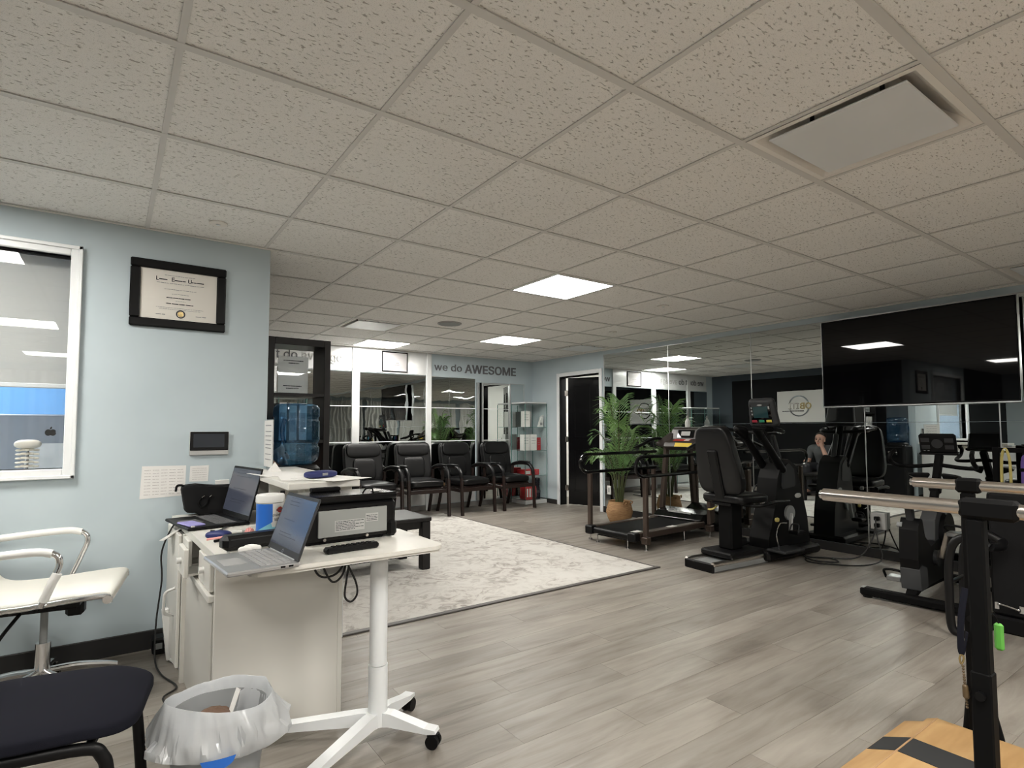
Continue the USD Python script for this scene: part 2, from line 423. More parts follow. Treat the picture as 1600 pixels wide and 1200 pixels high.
# floor of planks
fl = sthing('floor')
MB().b2((X0 - .1, Y0 - .1, -.06), (7.7, BY + .1, -.003)).build('subfloor', L['grey_base'], fl, smooth=False)
PW, PL = .178, 1.22
near, rest = [], MB()
rng = random.Random(3)


def visible(P, margin=60):
    q = np.array(P, float) - (0, 0, CAM_Z); z = q @ np.array(R2)
    if z < .15: return False
    x, y = q @ np.array(R0) / z * F_PX + 800, q @ np.array(R1) / z * F_PX + CY
    return -margin < x < 1600 + margin and -margin < y < 1200 + margin


nrow = int((BY - Y0) / PW) + 2
for rI in range(nrow):
    ya = Y0 + rI * PW; yb = ya + PW - .0012
    off = (rI * .47) % PL + rng.uniform(0, .1)
    xa = X0 - off
    while xa < 7.6:
        a, b = max(xa, X0), min(xa + PL - .0012, 7.6); xa += PL
        if b - a < .02: continue
        yy = min(yb, BY)
        if yy - ya < .01: continue
        bx = ((a, ya, -.003), (b, yy, 0.0)); c = ((a + b) / 2, (ya + yy) / 2, 0)
        on_rug = .9 < a and b < 3.8 and 3.25 < ya and yy < 7.1
        if a < MX and c[1] > .3 and not on_rug and (a < .6 or True) and not (c[0] < PX and c[1] > LY) and any(visible((p, q, 0)) for p in (a, (a + b) / 2, b) for q in (ya, yy)):
            near.append((np.linalg.norm(c), bx))
        else:
            rest.b2(*bx)
near.sort(key=lambda q: q[0])
for k, (d, bx) in enumerate(near):
    if k < 290: MB().b2(*bx).build('plank', L['plank%d' % rng.randrange(4)], fl, smooth=False)
    else: rest.b2(*bx)
rest.build('plank_field', L['plank1'], fl, smooth=False, kind='stuff')

# ceiling: T-bar grid and lay-in tiles
lights = [(3, 2), (5, 6), (3, 8), (-3, 1), (-3, -4), (3, -4), (-3, -9), (3, -9), (0, -3), (0, -8)]
vents = [(2, -2), (2, 6), (7, 6), (7, -2)]
ce = sthing('ceiling', (0, 0, CH))
field = MB()
tiles = []
for i in range(-8, 9):
    for j in range(-12, 10):
        if (i, j) in lights or (i, j) in vents: continue
        a = (max(OX + i * T_, X0), max(OY + j * T_, Y0)); b = (min(OX + (i + 1) * T_, MX), min(OY + (j + 1) * T_, BY))
        if b[0] - a[0] < .03 or b[1] - a[1] < .03: continue
        bx = ((a[0] + .004, a[1] + .004, .0055), (b[0] - .004, b[1] - .004, .024))
        c = ((a[0] + b[0]) / 2, (a[1] + b[1]) / 2, CH)
        hid = c[0] < PX and c[1] > LY
        if not hid and any(visible((p, q, CH)) for p in (a[0], c[0], b[0]) for q in (a[1], c[1], b[1])): tiles.append(bx)
        else: field.b2(*bx)
for bx in tiles[:295]: MB().b2(*bx).build('ceiling_tile', L['ceiling_tile'], ce, smooth=False)
field.build('ceiling_tile_field', L['ceiling_tile'], ce, smooth=False, kind='stuff')
for i in range(-7, 9):
    x = OX + i * T_
    MB().b2((x - .010, Y0, 0.0004), (x + .010, BY, .0034)).b2((x - .001, Y0, .0036), (x + .001, BY, .035)).build('grid_bar', L['bar_paint'], ce, smooth=False)
for j in range(-11, 10):
    y = OY + j * T_
    MB().b2((X0, y - .0145, .0), (MX, y + .0145, .0030)).b2((X0, y - .001, .0032), (MX, y + .001, .034)).build('grid_bar', L['bar_paint'], ce, smooth=False)
MB().b2((X0, LY - .02, -.001), (PX + .02, LY - .0005, .012)).b2((MX - .02, Y0, -.001), (MX - .0005, BY, .012)).b2((PX, BY - .02, -.001), (MX, BY - .0005, .012)).b2((PX + .0005, LY, -.001), (PX + .02, BY, .012)).build('edge_trim', L['grid_white'], ce, smooth=False)
MB().b2((X0, Y0, .16), (7.7, BY, .2)).build('slab', L['grey_mid'], ce, smooth=False)

TOP = CH + .16
WX0, WX1, WZ0, WZ1 = -1.55, -.195, .985, 2.085       # window opening in the left wall
struct('wall_left', MB().b2((X0, LY, 0), (WX0, LY + .1, TOP)).b2((WX1, LY, 0), (PX, LY + .1, TOP)).b2((WX0, LY, 0), (WX1, LY + .1, WZ0)).b2((WX0, LY, WZ1), (WX1, LY + .1, TOP)), 'wall_paint')
struct('trim', MB().b2((X0 + .02, LY - .012, 0), (-1.75, LY - .0005, CH)), 'black_paint')
pt = sthing('wall_partition')
MB().b2((PX - .1, LY + .1, 0), (PX, BY, TOP)).build('wall_board', L['slate_paint'], pt, smooth=False)
MB().b2((PX + .0003, 4.1, .0), (PX + .012, 6.98, 2.16)).build('black_panel', L['black_paint'], pt, smooth=False, label='black painted panel')
struct('wall_back', MB().b2((PX - .1, BY, 0), (MX + .1, BY + .1, TOP)), 'wall_paint')
DY0, DY1, DZ = 5.875, 6.765, 1.985
struct('wall_right', MB().b2((MX, Y0, 0), (MX + .12, DY0, TOP)).b2((MX, DY1, 0), (MX + .12, BY, TOP)).b2((MX, DY0, DZ), (MX + .12, DY1, TOP)), 'wall_paint')
struct('wall_front', MB().b2((X0, Y0 - .1, 0), (MX + .1, Y0, TOP)), 'wall_paint')
struct('wall_side', MB().b2((X0 - .1, Y0, 0), (X0, BY, TOP)), 'wall_paint')
struct('wall_office', MB().b2((X0, 6.1, 0), (PX - .1, 6.2, TOP)), 'blue_paint')
struct('wall_office', MB().b2((-2.75, LY + .1, 0), (-2.65, 6.1, TOP)), 'office_side_paint')
struct('wall_corridor', MB().b2((MX + .12, 4.8, 0), (7.7, 4.85, TOP)).b2((MX + .12, BY, 0), (7.7, BY + .05, TOP)).b2((7.6, 4.85, 0), (7.7, BY, TOP)), 'corridor_paint')
struct('baseboard_left', MB().b2((X0, LY - .014, 0), (PX, LY - .0003, .1), .003), 'dark_base')
struct('baseboard_back', MB().b2((PX + .01, BY - .014, 0), (MX, BY - .0003, .07), .003), 'grey_base')
struct('baseboard_right', MB().b2((MX - .012, Y0, 0), (MX - .0003, DY0 - .06, .085), .003).b2((MX - .012, DY1 + .06, 0), (MX - .0003, BY - .015, .07), .003), 'dark_base')

# the office window
wi = sthing('window_1', (WX1, LY, WZ0))
fr = MB()
tw, td = .05, .022
for lo, hi in (((WX0 - tw, LY - td, WZ0 - tw), (WX0, LY + .1, WZ1 + tw)), ((WX1, LY - td, WZ0 - tw), (WX1 + tw, LY + .1, WZ1 + tw)), ((WX0, LY - td, WZ0 - tw), (WX1, LY + .1, WZ0)), ((WX0, LY - td, WZ1), (WX1, LY + .1, WZ1 + tw))):
    fr.b2(lo, hi, .004)
for lo, hi in (((WX0 - tw, LY - td - .01, WZ0 - tw), (WX0 - tw + .018, LY - td, WZ1 + tw)), ((WX1 + tw - .018, LY - td - .01, WZ0 - tw), (WX1 + tw, LY - td, WZ1 + tw)), ((WX0 - tw, LY - td - .01, WZ0 - tw), (WX1 + tw, LY - td, WZ0 - tw + .018)), ((WX0 - tw, LY - td - .01, WZ1 + tw - .018), (WX1 + tw, LY - td, WZ1 + tw))):
    fr.b2(lo, hi, .003)
fr.build('window_frame', L['white_trim'], wi, smooth=False, w=True)
MB().b2((WX0 + .001, LY + .03, WZ0 + .001), (WX1 - .001, LY + .036, WZ1 - .001)).build('pane', L['window_pane'], wi, smooth=False, w=True)
bl = thing('roller_blind', 'pale roller blind drawn halfway down behind the office window', 'blind', (-.9, 3.82, 1.41))
MB().b2((WX0 - .05, 3.815, 1.42), (WX1 + .05, 3.818, 2.15)).build('shade', L['blind'], bl, smooth=False, w=True)
MB().b2((WX0 - .05, 3.808, 1.40), (WX1 + .05, 3.826, 1.425), .004).build('hem_bar', L['white_trim'], bl, smooth=False, w=True)
MB().cyl((WX0 - .06, 3.84, 2.17), (WX1 + .06, 3.84, 2.17), .022).build('roller', L['white_trim'], bl, w=True)

# door and its white frame
tr = sthing('trim', (MX, DY0, 0))
f3 = MB(); w_ = .058
for lo, hi in (((MX - .02, DY0 - w_, 0), (MX - .0003, DY0, DZ + w_)), ((MX - .02, DY1, 0), (MX - .0003, DY1 + w_, DZ + w_)), ((MX - .02, DY0, DZ), (MX - .0003, DY1, DZ + w_))): f3.b2(lo, hi, .004)
f3.build('door_casing', L['white_trim'], tr, smooth=False, w=True)
MB().b2((MX - .001, DY1 - .012, 0), (MX + .12, DY1 - .0005, DZ)).b2((MX - .001, DY0 + .0005, 0), (MX + .12, DY0 + .012, DZ)).b2((MX - .001, DY0 + .012, DZ - .012), (MX + .12, DY1 - .012, DZ - .0005)).build('jamb', L['black_paint'], tr, smooth=False, w=True)
do = thing('door_1', None, None, (MX + .10, DY1 - .082, .012), kind='structure', rz=25)
H_, W_ = DZ - .03, DY1 - DY0 - .05
d = MB().b2((0, -W_, 0), (.036, 0, H_), .002)
d.build('leaf', L['black_gloss'], do, smooth=False)
for (y0, y1) in ((-W_ + .1, -W_ / 2 - .05), (-W_ / 2 + .05, -.1)):
    for (z0, z1) in ((.2, .85), (1.02, H_ - .12)):
        p = MB()
        for lo, hi in (((-.008, y0, z0), (0, y0 + .02, z1)), ((-.008, y1 - .02, z0), (0, y1, z1)), ((-.008, y0, z0), (0, y1, z0 + .02)), ((-.008, y0, z1 - .02), (0, y1, z1))): p.b2(lo, hi, .003)
        p.build('panel_moulding', L['black_gloss'], do, smooth=False)
for z in (.25, 1.0, 1.72):
    MB().cyl((-.006, .018, z - .045), (-.006, .018, z + .045), .010, n=10).b2((-.010, .0, z - .04), (.004, .05, z + .04)).build('hinge', L['steel'], do)
MB().cyl((-.05, -W_ + .06, .98), (0, -W_ + .06, .98), .012, n=12).tube([(-.05, -W_ + .06, .98), (-.052, -W_ + .1, .98), (-.05, -W_ + .17, .98)], .009).build('door_handle', L['steel'], do)

# mirrors on the right wall
mw = thing('wall_mirror', 'wall-to-wall mirror of joined panels behind the exercise machines', 'mirror', (MX, 0, .09))
cols = [5.775, 4.64, 3.51, 2.38, 1.40, .26, -.87, -2.0, -3.13, -4.26]
for a, b in zip(cols[1:], cols[:-1]):
    for z0, z1 in ((.088, 1.232), (1.235, 2.225)):
        MB().b2((MX - .007, a + .0015, z0), (MX - .0008, b - .0015, z1)).build('mirror_panel', L['mirror'], mw, smooth=False, w=True)
for y in cols[1:-1]:
    MB().b2((MX - .010, y - .004, .088), (MX - .0008, y + .004, 2.225)).build('seam_strip', L['aluminium'], mw, smooth=False, w=True)
MB().b2((MX - .010, cols[-1], 2.2255), (MX - .0008, cols[0], 2.234)).b2((MX - .012, cols[0], .086), (MX - .0008, cols[0] + .01, 2.234)).build('edge_channel', L['aluminium'], mw, smooth=False, w=True)

# back wall: white pilasters, white fascia, mirror panes between
for n_, (x0, x1) in enumerate(((1.56, 1.66), (2.64, 2.745), (3.755, 3.835))):
    struct('trim', MB().b2((x0, BY - .03, 0), (x1, BY - .0004, CH - .005), .003), 'white_gloss')
fas = thing('wall_fascia', 'glossy white fascia band above the waiting room mirrors', 'wall panel', (2.2, BY, 1.965), kind='structure')
for x0, x1 in ((1.0, 1.56), (1.66, 2.64), (2.745, 3.755)):
    MB().b2((x0 + .001, BY - .014, 1.965), (x1 - .001, BY - .0006, CH - .004), .002).build('panel', L['white_gloss'], fas, smooth=False, w=True)
bm = thing('wall_mirror', 'long mirror behind the row of black armchairs, divided by white posts', 'mirror', (2.5, BY, .12))
for x0, x1 in ((.98, 1.56), (1.66, 2.64), (2.745, 3.755), (3.835, 4.60)):
    MB().b2((x0 + .002, BY - .008, .25), (x1 - .002, BY - .0006, 1.955)).build('mirror_panel', L['mirror_wavy'], bm, smooth=False, w=True)
    for z in (1.0, 1.49):
        MB().b2((x0 + .002, BY - .016, z - .006), (x1 - .002, BY - .0085, z + .006)).build('rail', L['white_trim'], bm, smooth=False, w=True)
    MB().b2((x0 + .002, BY - .012, .08), (x1 - .002, BY - .0006, .248)).build('kick_panel', L['white_gloss'], bm, smooth=False, w=True)
sd = thing('sliding_mirror', 'tall mirror panel in an aluminium frame beside the glass cabinets', 'mirror', (4.62, BY - .02, .08))
MB().b2((4.62, BY - .045, .08), (4.66, BY - .002, 1.9), .003).b2((4.70, BY - .045, .08), (4.735, BY - .002, 1.9), .003).b2((5.23, BY - .045, .08), (5.255, BY - .002, 1.9), .003).b2((4.735, BY - .045, 1.875), (5.23, BY - .002, 1.9), .003).build('frame', L['aluminium'], sd, smooth=False, w=True)
MB().b2((4.661, BY - .015, .08), (4.699, BY - .002, 1.9)).build('channel', L['black_matte'], sd, smooth=False, w=True)
MB().b2((4.736, BY - .02, .08), (5.229, BY - .004, 1.874)).build('mirror_panel', L['mirror'], sd, smooth=False, w=True)
MB().b2((5.256, BY - .008, .08), (5.54, BY - .0006, 1.9)).build('mirror_panel', L['mirror'], sd, smooth=False, w=True)
MB().b2((5.541, BY - .012, .08), (5.55, BY - .0006, 1.905)).b2((5.256, BY - .012, 1.901), (5.541, BY - .0006, 1.908)).build('edge_channel', L['aluminium'], sd, smooth=False, w=True)
for z in (1.0, 1.49): MB().b2((4.736, BY - .03, z - .005), (5.229, BY - .021, z + .005)).build('rail', L['white_trim'], sd, smooth=False, w=True)

# lettering on the back wall
let = thing('wall_lettering', 'grey lettering reading we do AWESOME on the back wall', 'lettering', (3.89, BY, 2.03))
Tb = frame((0, BY - .0005, 0), (1, 0, 0), (0, 0, 1))


def tb(x, z): return frame((x, BY - .0005, z), (1, 0, 0), (0, 0, 1))


MB().text('we do', .105, tb(3.89, 2.052), width=.47, depth=.01).build('word', L['letter_grey'], let, smooth=False, w=True)
MB().text('AWESOME', .125, tb(4.415, 2.04), width=.965, bold=True, depth=.01).build('word', L['letter_grey'], let, smooth=False, w=True)
let2 = thing('wall_lettering', "grey lettering reading we don't do average on the white fascia, seen in the mirror", 'lettering', (1.15, BY, 2.07))
for txt, x, w in (("we don't do", 1.10, .82), ('average', 1.98, .52)):
    MB().text(txt, .11, frame((x, BY - .0145, 2.08), (1, 0, 0), (0, 0, 1)), width=w, depth=.008).build('word', L['letter_grey' if w > .6 else 'grey_light'], let2, smooth=False, w=True)

# ------------------------------------------------------------------ ceiling fixtures
lab = {(3, 2): 'square ceiling light panel nearest the camera, glowing in the middle of the ceiling', (5, 6): 'square ceiling light panel above the we do AWESOME lettering', (3, 8): 'square ceiling light panel close to the back wall, above the framed certificate',
       (-3, 1): 'square ceiling light panel reflected at the top of the office window', (-3, -4): 'square ceiling light panel reflected halfway down the office window', (3, -4): 'square ceiling light panel behind the camera over the exercise area', (-3, -9): 'square ceiling light panel far behind the camera, reflected lowest in the office window', (3, -9): 'square ceiling light panel far behind the camera by the curtains',
       (0, -3): 'square ceiling light panel straight above the camera', (0, -8): 'square ceiling light panel behind the camera, in the middle of the room'}
for (i, j) in lights:
    cx, cy = OX + (i + .5) * T_, OY + (j + .5) * T_
    t = thing('ceiling_light', lab[(i, j)], 'ceiling light', (cx, cy, CH))
    h = T_ / 2 - .013
    f_ = MB()
    for lo, hi in (((-h, -h, -.001), (-h + .014, h, .02)), ((h - .014, -h, -.001), (h, h, .02)), ((-h + .014, -h, -.001), (h - .014, -h + .014, .02)), ((-h + .014, h - .014, -.001), (h - .014, h, .02))): f_.b2(lo, hi)
    f_.build('frame', L['white_trim'], t, smooth=False)
    MB().b2((-h + .0145, -h + .0145, .002), (h - .0145, h - .0145, .006)).build('diffuser', L['lamp_panel'], t, smooth=False)
vlab = {(2, -2): 'square air diffuser with a flat plaque at the upper right of the ceiling', (2, 6): 'square air diffuser in the ceiling above the tall black bookcase', (7, 6): 'square air diffuser in the ceiling before the black door', (7, -2): 'square air diffuser at the right edge of the ceiling beside the television'}
for (i, j) in vents:
    cx, cy = OX + (i + .5) * T_, OY + (j + .5) * T_
    t = thing('air_diffuser', vlab[(i, j)], 'air vent', (cx, cy, CH))
    h = T_ / 2 - .015; o = .268; d_ = .085
    v = []; f_ = []
    # flange, sloping pan and roof
    rings = [(h, .0), (o, .0), (o - .03, .035), (o - .10, d_), (.0001, d_)]
    for r_, z_ in rings:
        v += [(-r_, -r_, z_), (r_, -r_, z_), (r_, r_, z_), (-r_, r_, z_)]
    for k in range(len(rings) - 1):
        for q in range(4):
            a, b = k * 4 + q, k * 4 + (q + 1) % 4
            f_ += [[a, a + 4, b + 4], [a, b + 4, b]]
    MB().add(trimesh.Trimesh(v, f_, process=False)).build('pan', L['grid_white'], t, smooth=False)
    MB().b2((-.232, -.232, -.004), (.232, .232, .004), .003).build('plaque', L['white_trim'], t, smooth=False)
    for sx in (-.12, .12):
        for sy in (-.12, .12): MB().cyl((sx, sy, .004), (sx, sy, d_), .008, n=8).build('spring_clip', L['grey_dark'], t)
t = thing('corridor_light', 'square ceiling light in the lit room beyond the black door', 'ceiling light', (6.7, 6.3, CH))
MB().b2((-.28, -.28, -.006), (.28, .28, -.002)).build('diffuser', L['corridor_lamp'], t, smooth=False)
MB().b2((-.3, -.3, -.0018), (.3, .3, .004)).build('frame', L['white_trim'], t, smooth=False)
t = thing('ceiling_speaker', 'round grey speaker grille in the ceiling left of the far light', 'speaker', (2.89, 5.21, CH))
MB().cyl((0, 0, -.006), (0, 0, .012), .125, .13, n=32).build('rim', L['grey_light'], t)
MB().cyl((0, 0, -.008), (0, 0, -.005), .112, n=32).build('grille', L['grey_mid'], t)
for nm, lb, x, y, r_ in (('sprinkler_cover', 'flat round sprinkler cover in the ceiling above the diploma wall', .44, 3.36, .045), ('smoke_detector', 'small round detector in the ceiling right of the nearest light panel', 4.07, 3.35, .05), ('sprinkler_cover', 'small flat sprinkler cover in the ceiling ahead of the mirror wall', 4.7, 4.6, .045)):
    t = thing(nm, lb, 'ceiling fixture', (x, y, CH))
    MB().lathe([(0.0005, -.004), (r_ * .8, -.004), (r_, 0.0), (r_, .009)], n=28).build('cover', L['grid_white'], t)
    MB().cyl((0, 0, -.0075), (0, 0, -.004), r_ * .25, n=16).build('cap', L['white_trim'], t)

# ------------------------------------------------------------------ far side of the room (seen in the mirrors only)
for k, x in enumerate((-3.2, -1.9, -.6, .7, 2.0, 3.3, 4.6)):
    c_ = thing('curtain', '%s pale floor-length curtain panel on the wall behind the camera, seen in the back mirror' % ('first', 'second', 'third', 'fourth', 'fifth', 'sixth', 'seventh')[k], 'curtain', (x, Y0 + .12, 0), group='curtains')
    xs = np.linspace(-.60, .60, 120); ys = .035 * np.sin(xs * 2 * PI / .14) + .012 * np.sin(xs * 17 + k)
    v = []; f_ = []
    for z in (.02, 1.0, 2.16):
        for x_, y_ in zip(xs, ys): v.append((x_, y_, z))
    n = len(xs)
    for a in range(2):
        for b in range(n - 1):
            p = a * n + b; f_ += [[p, p + 1, p + n + 1], [p, p + n + 1, p + n]]
    v = np.array(v); f_ = np.array(f_); v2 = v + (0, -.006, 0)
    MB().add(trimesh.Trimesh(np.vstack([v, v2]), np.vstack([f_[:, ::-1], f_ + len(v)]), process=False)).build('cloth', L['curtain'], c_, smooth=True)
    MB().cyl((-.62, -.03, 2.18), (.62, -.03, 2.18), .014, n=10).build('rail', L['aluminium'], c_)

# ------------------------------------------------------------------ wall things on the left
Tl = lambda x, z: frame((x, LY, z), (1, 0, 0), (0, 0, 1))        # local x right, y up, z out of the left wall


def framed(name, label, T, w, h, fw, dep, fm, pm, seed, big=True):
    t = thing(name, label, 'framed certificate', tuple(T[:3, 3]))
    m = MB(T)
    for lo, hi in (((0, 0, .0005), (w, fw, dep)), ((0, h - fw, .0005), (w, h, dep)), ((0, fw, .0005), (fw, h - fw, dep)), ((w - fw, fw, .0005), (w, h - fw, dep))): m.b2(lo, hi, min(.006, fw / 3))
    m.build('frame', L[fm], t, smooth=False, w=True)
    MB(T).b2((fw - .002, fw - .002, .001), (w - fw + .002, h - fw + .002, .008)).build('certificate', L[pm], t, smooth=False, w=True)
    s_ = MB(); g_ = MB(); iw, ih = w - 2 * fw, h - 2 * fw
    Tp = T @ trimesh.transformations.translation_matrix((fw, fw, .0082))
    rows = [(.90, .30, .70, .012), (.74, .20, .82, .014), (.62, .30, .72, .013), (.53, .40, .62, .012), (.45, .33, .66, .018), (.39, .45, .58, .010), (.33, .33, .70, .02), (.245, .2, .82, .010), (.215, .24, .78, .010)]
    for k, (y, a, b, hh) in enumerate(rows): scribble(s_ if hh < .015 else g_, Tp, a * iw, b * iw, y * ih, hh * ih * 1.5, seed + k)
    if big:
        for (x, ch, wd) in ((.185, 'L', .15), (.385, 'E', .19), (.60, 'U', .22)):
            g_.text(ch, .062 * ih * 1.25, Tp @ trimesh.transformations.translation_matrix((x * iw, .785 * ih, 0)), depth=.0006, bold=True)
            scribble(g_, Tp, (x + .045) * iw, (x + wd) * iw, .81 * ih, .036 * ih, seed + 40 + int(x * 10), gap=.12)
        scribble(s_, Tp, .2 * iw, .32 * iw, .10 * ih, .03 * ih, 5); scribble(s_, Tp, .72 * iw, .86 * iw, .11 * ih, .03 * ih, 6)
        for r0, r1, mm in ((.062, .045, 'ink'), (.040, 0, 'gold')):
            ring = Point(.52 * iw, .13 * ih).buffer(r0 * iw, quad_segs=10)
            if r1: ring = ring.difference(Point(.52 * iw, .13 * ih).buffer(r1 * iw, quad_segs=10))
            MB(Tp).ext(ring, .0006).build('seal', L[mm], t, smooth=False, w=True)
    s_.build('fine_print', L['ink_grey'], t, smooth=False, kind='stuff', w=True); g_.build('print', L['ink'], t, smooth=False, kind='stuff', w=True)
    return t


framed('framed_diploma', 'black framed diploma hanging on the blue grey wall right of the office window', Tl(.06, 1.75), .47, .375, .048, .022, 'black_plastic', 'paper_aged', 11)
framed('framed_certificate', 'thin-framed certificate on the white fascia above the black armchairs', frame((3.06, BY - .0142, 1.985), (1, 0, 0), (0, 0, 1)), .39, .285, .014, .018, 'black_plastic', 'paper_dim', 71, big=False)

t = thing('wall_intercom', 'black and silver intercom tablet mounted on the wall below the diploma', 'intercom', (.365, LY, 1.035))
MB(Tl(.365, 1.035)).b2((0, .0, .0006), (.2, .135, .018), .004).b2((.04, .03, -.0), (.16, .1, .004)).build('housing', L['grey_light'], t, smooth=False, w=True)
MB(Tl(.365, 1.035)).b2((.002, .028, .017), (.198, .134, .0215), .002).build('bezel', L['black_plastic'], t, smooth=False, w=True)
MB(Tl(.365, 1.035)).b2((.018, .045, .0205), (.176, .122, .0222)).build('screen', L['tablet_screen'], t, smooth=False, w=True)

t = thing('wall_notice', 'larger printed sheet of tables taped to the wall left of the desk', 'paper sheet', (.14, LY, .81))
Ts = Tl(.14, .805)
MB(Ts).ext(Polygon([(-.004, 0), (.21, .008), (.213, .175), (.004, .178)]), .0012).build('sheet', L['paper'], t, smooth=False, w=True)
s_ = MB()
for k in range(9):
    y = .022 + k * .0165
    for c_ in range(5): scribble(s_, Ts @ trimesh.transformations.translation_matrix((0, 0, .0013)), .015 + c_ * .039, .045 + c_ * .039, y, .006, k * 7 + c_)
s_.build('print', L['ink_pale'], t, smooth=False, kind='stuff', w=True)
t = thing('wall_notice', 'smaller printed sheet taped to the wall below the intercom', 'paper sheet', (.37, LY, .885))
Ts = Tl(.37, .885)
MB(Ts).ext(Polygon([(0, .002), (.094, 0), (.098, .092), (.003, .09)]), .0012).build('sheet', L['paper'], t, smooth=False, w=True)
s_ = MB()
for k in range(6): scribble(s_, Ts @ trimesh.transformations.translation_matrix((0, 0, .0013)), .014, .086, .014 + k * .0125, .005, k + 90)
s_.build('print', L['ink_pale'], t, smooth=False, kind='stuff', w=True)
t = thing('wall_outlet', 'white outlet plate on the wall behind the black bag', 'outlet', (.54, LY, .86))
MB(Tl(.5, .815)).b2((0, 0, .0005), (.075, .075, .008), .003).build('plate', L['white_plastic'], t, smooth=False, w=True)
for dx in (.018, .045): MB(Tl(.5, .815)).b2((dx, .026, .0079), (dx + .012, .05, .0095)).build('socket', L['grey_light'], t, smooth=False, w=True)

# ------------------------------------------------------------------ inside the office behind the window
t = thing('office_ceiling_light', 'ceiling light panel in the office behind the window', 'ceiling light', (-1.2, 4.9, CH))
MB().b2((-.6, -.31, -.004), (.6, .31, .0)).build('diffuser', L['office_lamp'], t, smooth=False)
MB().b2((-.62, -.33, -.002), (-.6, .33, .004)).b2((.6, -.33, -.002), (.62, .33, .004)).b2((-.6, -.33, -.002), (.6, -.31, .004)).b2((-.6, .31, -.002), (.6, .33, .004)).build('frame', L['white_trim'], t, smooth=False)
t = thing('office_desk', 'white desk top behind the office window under the silver computer', 'desk', (-.75, 4.35, 0))
MB().b2((-.9, -.45, .865), (.75, .45, .9), .004).build('desktop', L['white_laminate'], t, smooth=False)
for x in (-.85, .70):
    for y in (-.4, .4): MB().b2((x - .03, y - .03, 0), (x + .03, y + .03, .866)).build('leg', L['white_laminate'], t, smooth=False)
t = thing('desktop_computer', 'silver all-in-one computer seen from behind through the office window, with a dark apple emblem', 'computer', (-.32, 4.45, .9))
MB().box((0, 0, .19), (.62, .02, .372), .008).build('case', L['imac_silver'], t, smooth=False)
MB().xz([(-.1, .0), (.1, .0), (.085, .2), (-.085, .2)], -.02, -.012).xz([(-.1, .0), (.1, .0), (.1, .008), (-.1, .008)], -.14, .1).build('stand', L['white_trim'], t, smooth=False)
ap = unary_union([affinity.scale(Point(-.011, 0).buffer(.017), .95, 1.15), affinity.scale(Point(.011, 0).buffer(.017), .95, 1.15), sbox(-.012, -.016, .012, .012)])
ap = ap.difference(affinity.scale(Point(.036, .004).buffer(.0125), 1, 1.1)).difference(Point(0, .025).buffer(.007)).difference(Point(0, -.0235).buffer(.005))
leaf = Point(-.005, .030).buffer(.0115).intersection(Point(.008, .025).buffer(.0115))
MB(frame((.02, -.0102, .265), (1, 0, 0), (0, 0, 1))).ext(ap, .0015).ext(leaf, .0015).build('emblem', L['black_plastic'], t, smooth=False)
t = thing('spine_model', 'small model of neck vertebrae standing in the office window', 'anatomical model', (-.365, 4.02, .9))
MB().cyl((0, 0, 0), (0, 0, .012), .055, n=24).build('base', L['grey_light'], t)
MB().cyl((0, 0, .012), (0, 0, .21), .006, n=8).build('rod', L['chrome'], t)
MB().sup((0, 0, .205), (.115, .09, .05), .8, .8, n=20).build('skull_base', L['bone'], t)
for k in range(6):
    z = .065 + k * .022
    MB().sup((0, 0, z), (.062, .05, .015), .7, n=16).sup((-.036, .0, z - .003), (.03, .025, .012), .8, n=10).sup((.036, .0, z - .003), (.03, .025, .012), .8, n=10).sup((0, -.03, z - .002), (.02, .03, .012), .8, n=10).build('vertebra', L['bone'], t)

# ------------------------------------------------------------------ reception desk
DZT = .715
t = rd = thing('reception_desk', 'white reception desk with drawers, a grey kick panel and a raised counter', 'desk', (.6, 3.0, 0))
DX0, DX1, DYA, DYB = .335, .80, 2.395, 3.60
RL = trimesh.transformations.translation_matrix((DX0, DYA, 0)) @ rot(rz=1.6) @ trimesh.transformations.translation_matrix((-DX0, -DYA, 0))
MB().b2((DX0, DYA, .0), (DX1, DYA + .022, DZT - .028), .002).build('end_panel', L['white_laminate'], t, smooth=False, w=True)
MB().ext(Polygon([(DX0 - .004, DYA), (DX1, DYA), (DX1, DYB), (DX0 - .05, DYB)]), .028, trimesh.transformations.translation_matrix((0, 0, DZT - .028))).build('worktop', L['white_laminate'], t, smooth=False, w=True)
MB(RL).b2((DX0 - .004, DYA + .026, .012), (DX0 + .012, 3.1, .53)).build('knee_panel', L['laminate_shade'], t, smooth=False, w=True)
MB(RL).b2((DX0 - .02, 3.1, 0), (DX0 + .3, 3.13, DZT - .03)).b2((DX0 - .02, DYB - .03, 0), (DX0 + .3, DYB, DZT - .03)).b2((DX0 + .01, 3.13, .02), (DX0 + .3, DYB - .03, .05)).build('pedestal', L['white_laminate'], t, smooth=False, w=True)
MB(RL).b2((DX0 - .018, DYA + .03, .53), (DX0 + .03, 3.1, .555), .002).build('drawer_rail', L['white_laminate'], t, smooth=False, w=True)
for k, (ya, yb, out) in enumerate(((2.44, 2.70, .0), (2.73, 2.90, -.05), (2.93, 3.09, -.01))):
    dr = MB(RL).b2((DX0 - .012 + out, ya, .565), (DX0 + .006 + out, yb, .683), .003).build('drawer', L['white_laminate'], t, smooth=False, w=True)
    m_ = MB(RL).b2((DX0 + .006 + out, ya + .01, .57), (DX0 + .35, yb - .01, .578)); m_.build('drawer_box', L['white_laminate'], t, smooth=False, w=True)
    MB(RL).cyl((DX0 - .03 + out, (ya + yb) / 2, .625), (DX0 - .0115 + out, (ya + yb) / 2, .625), .013, n=16).build('knob', L['white_plastic'], dr, w=True)
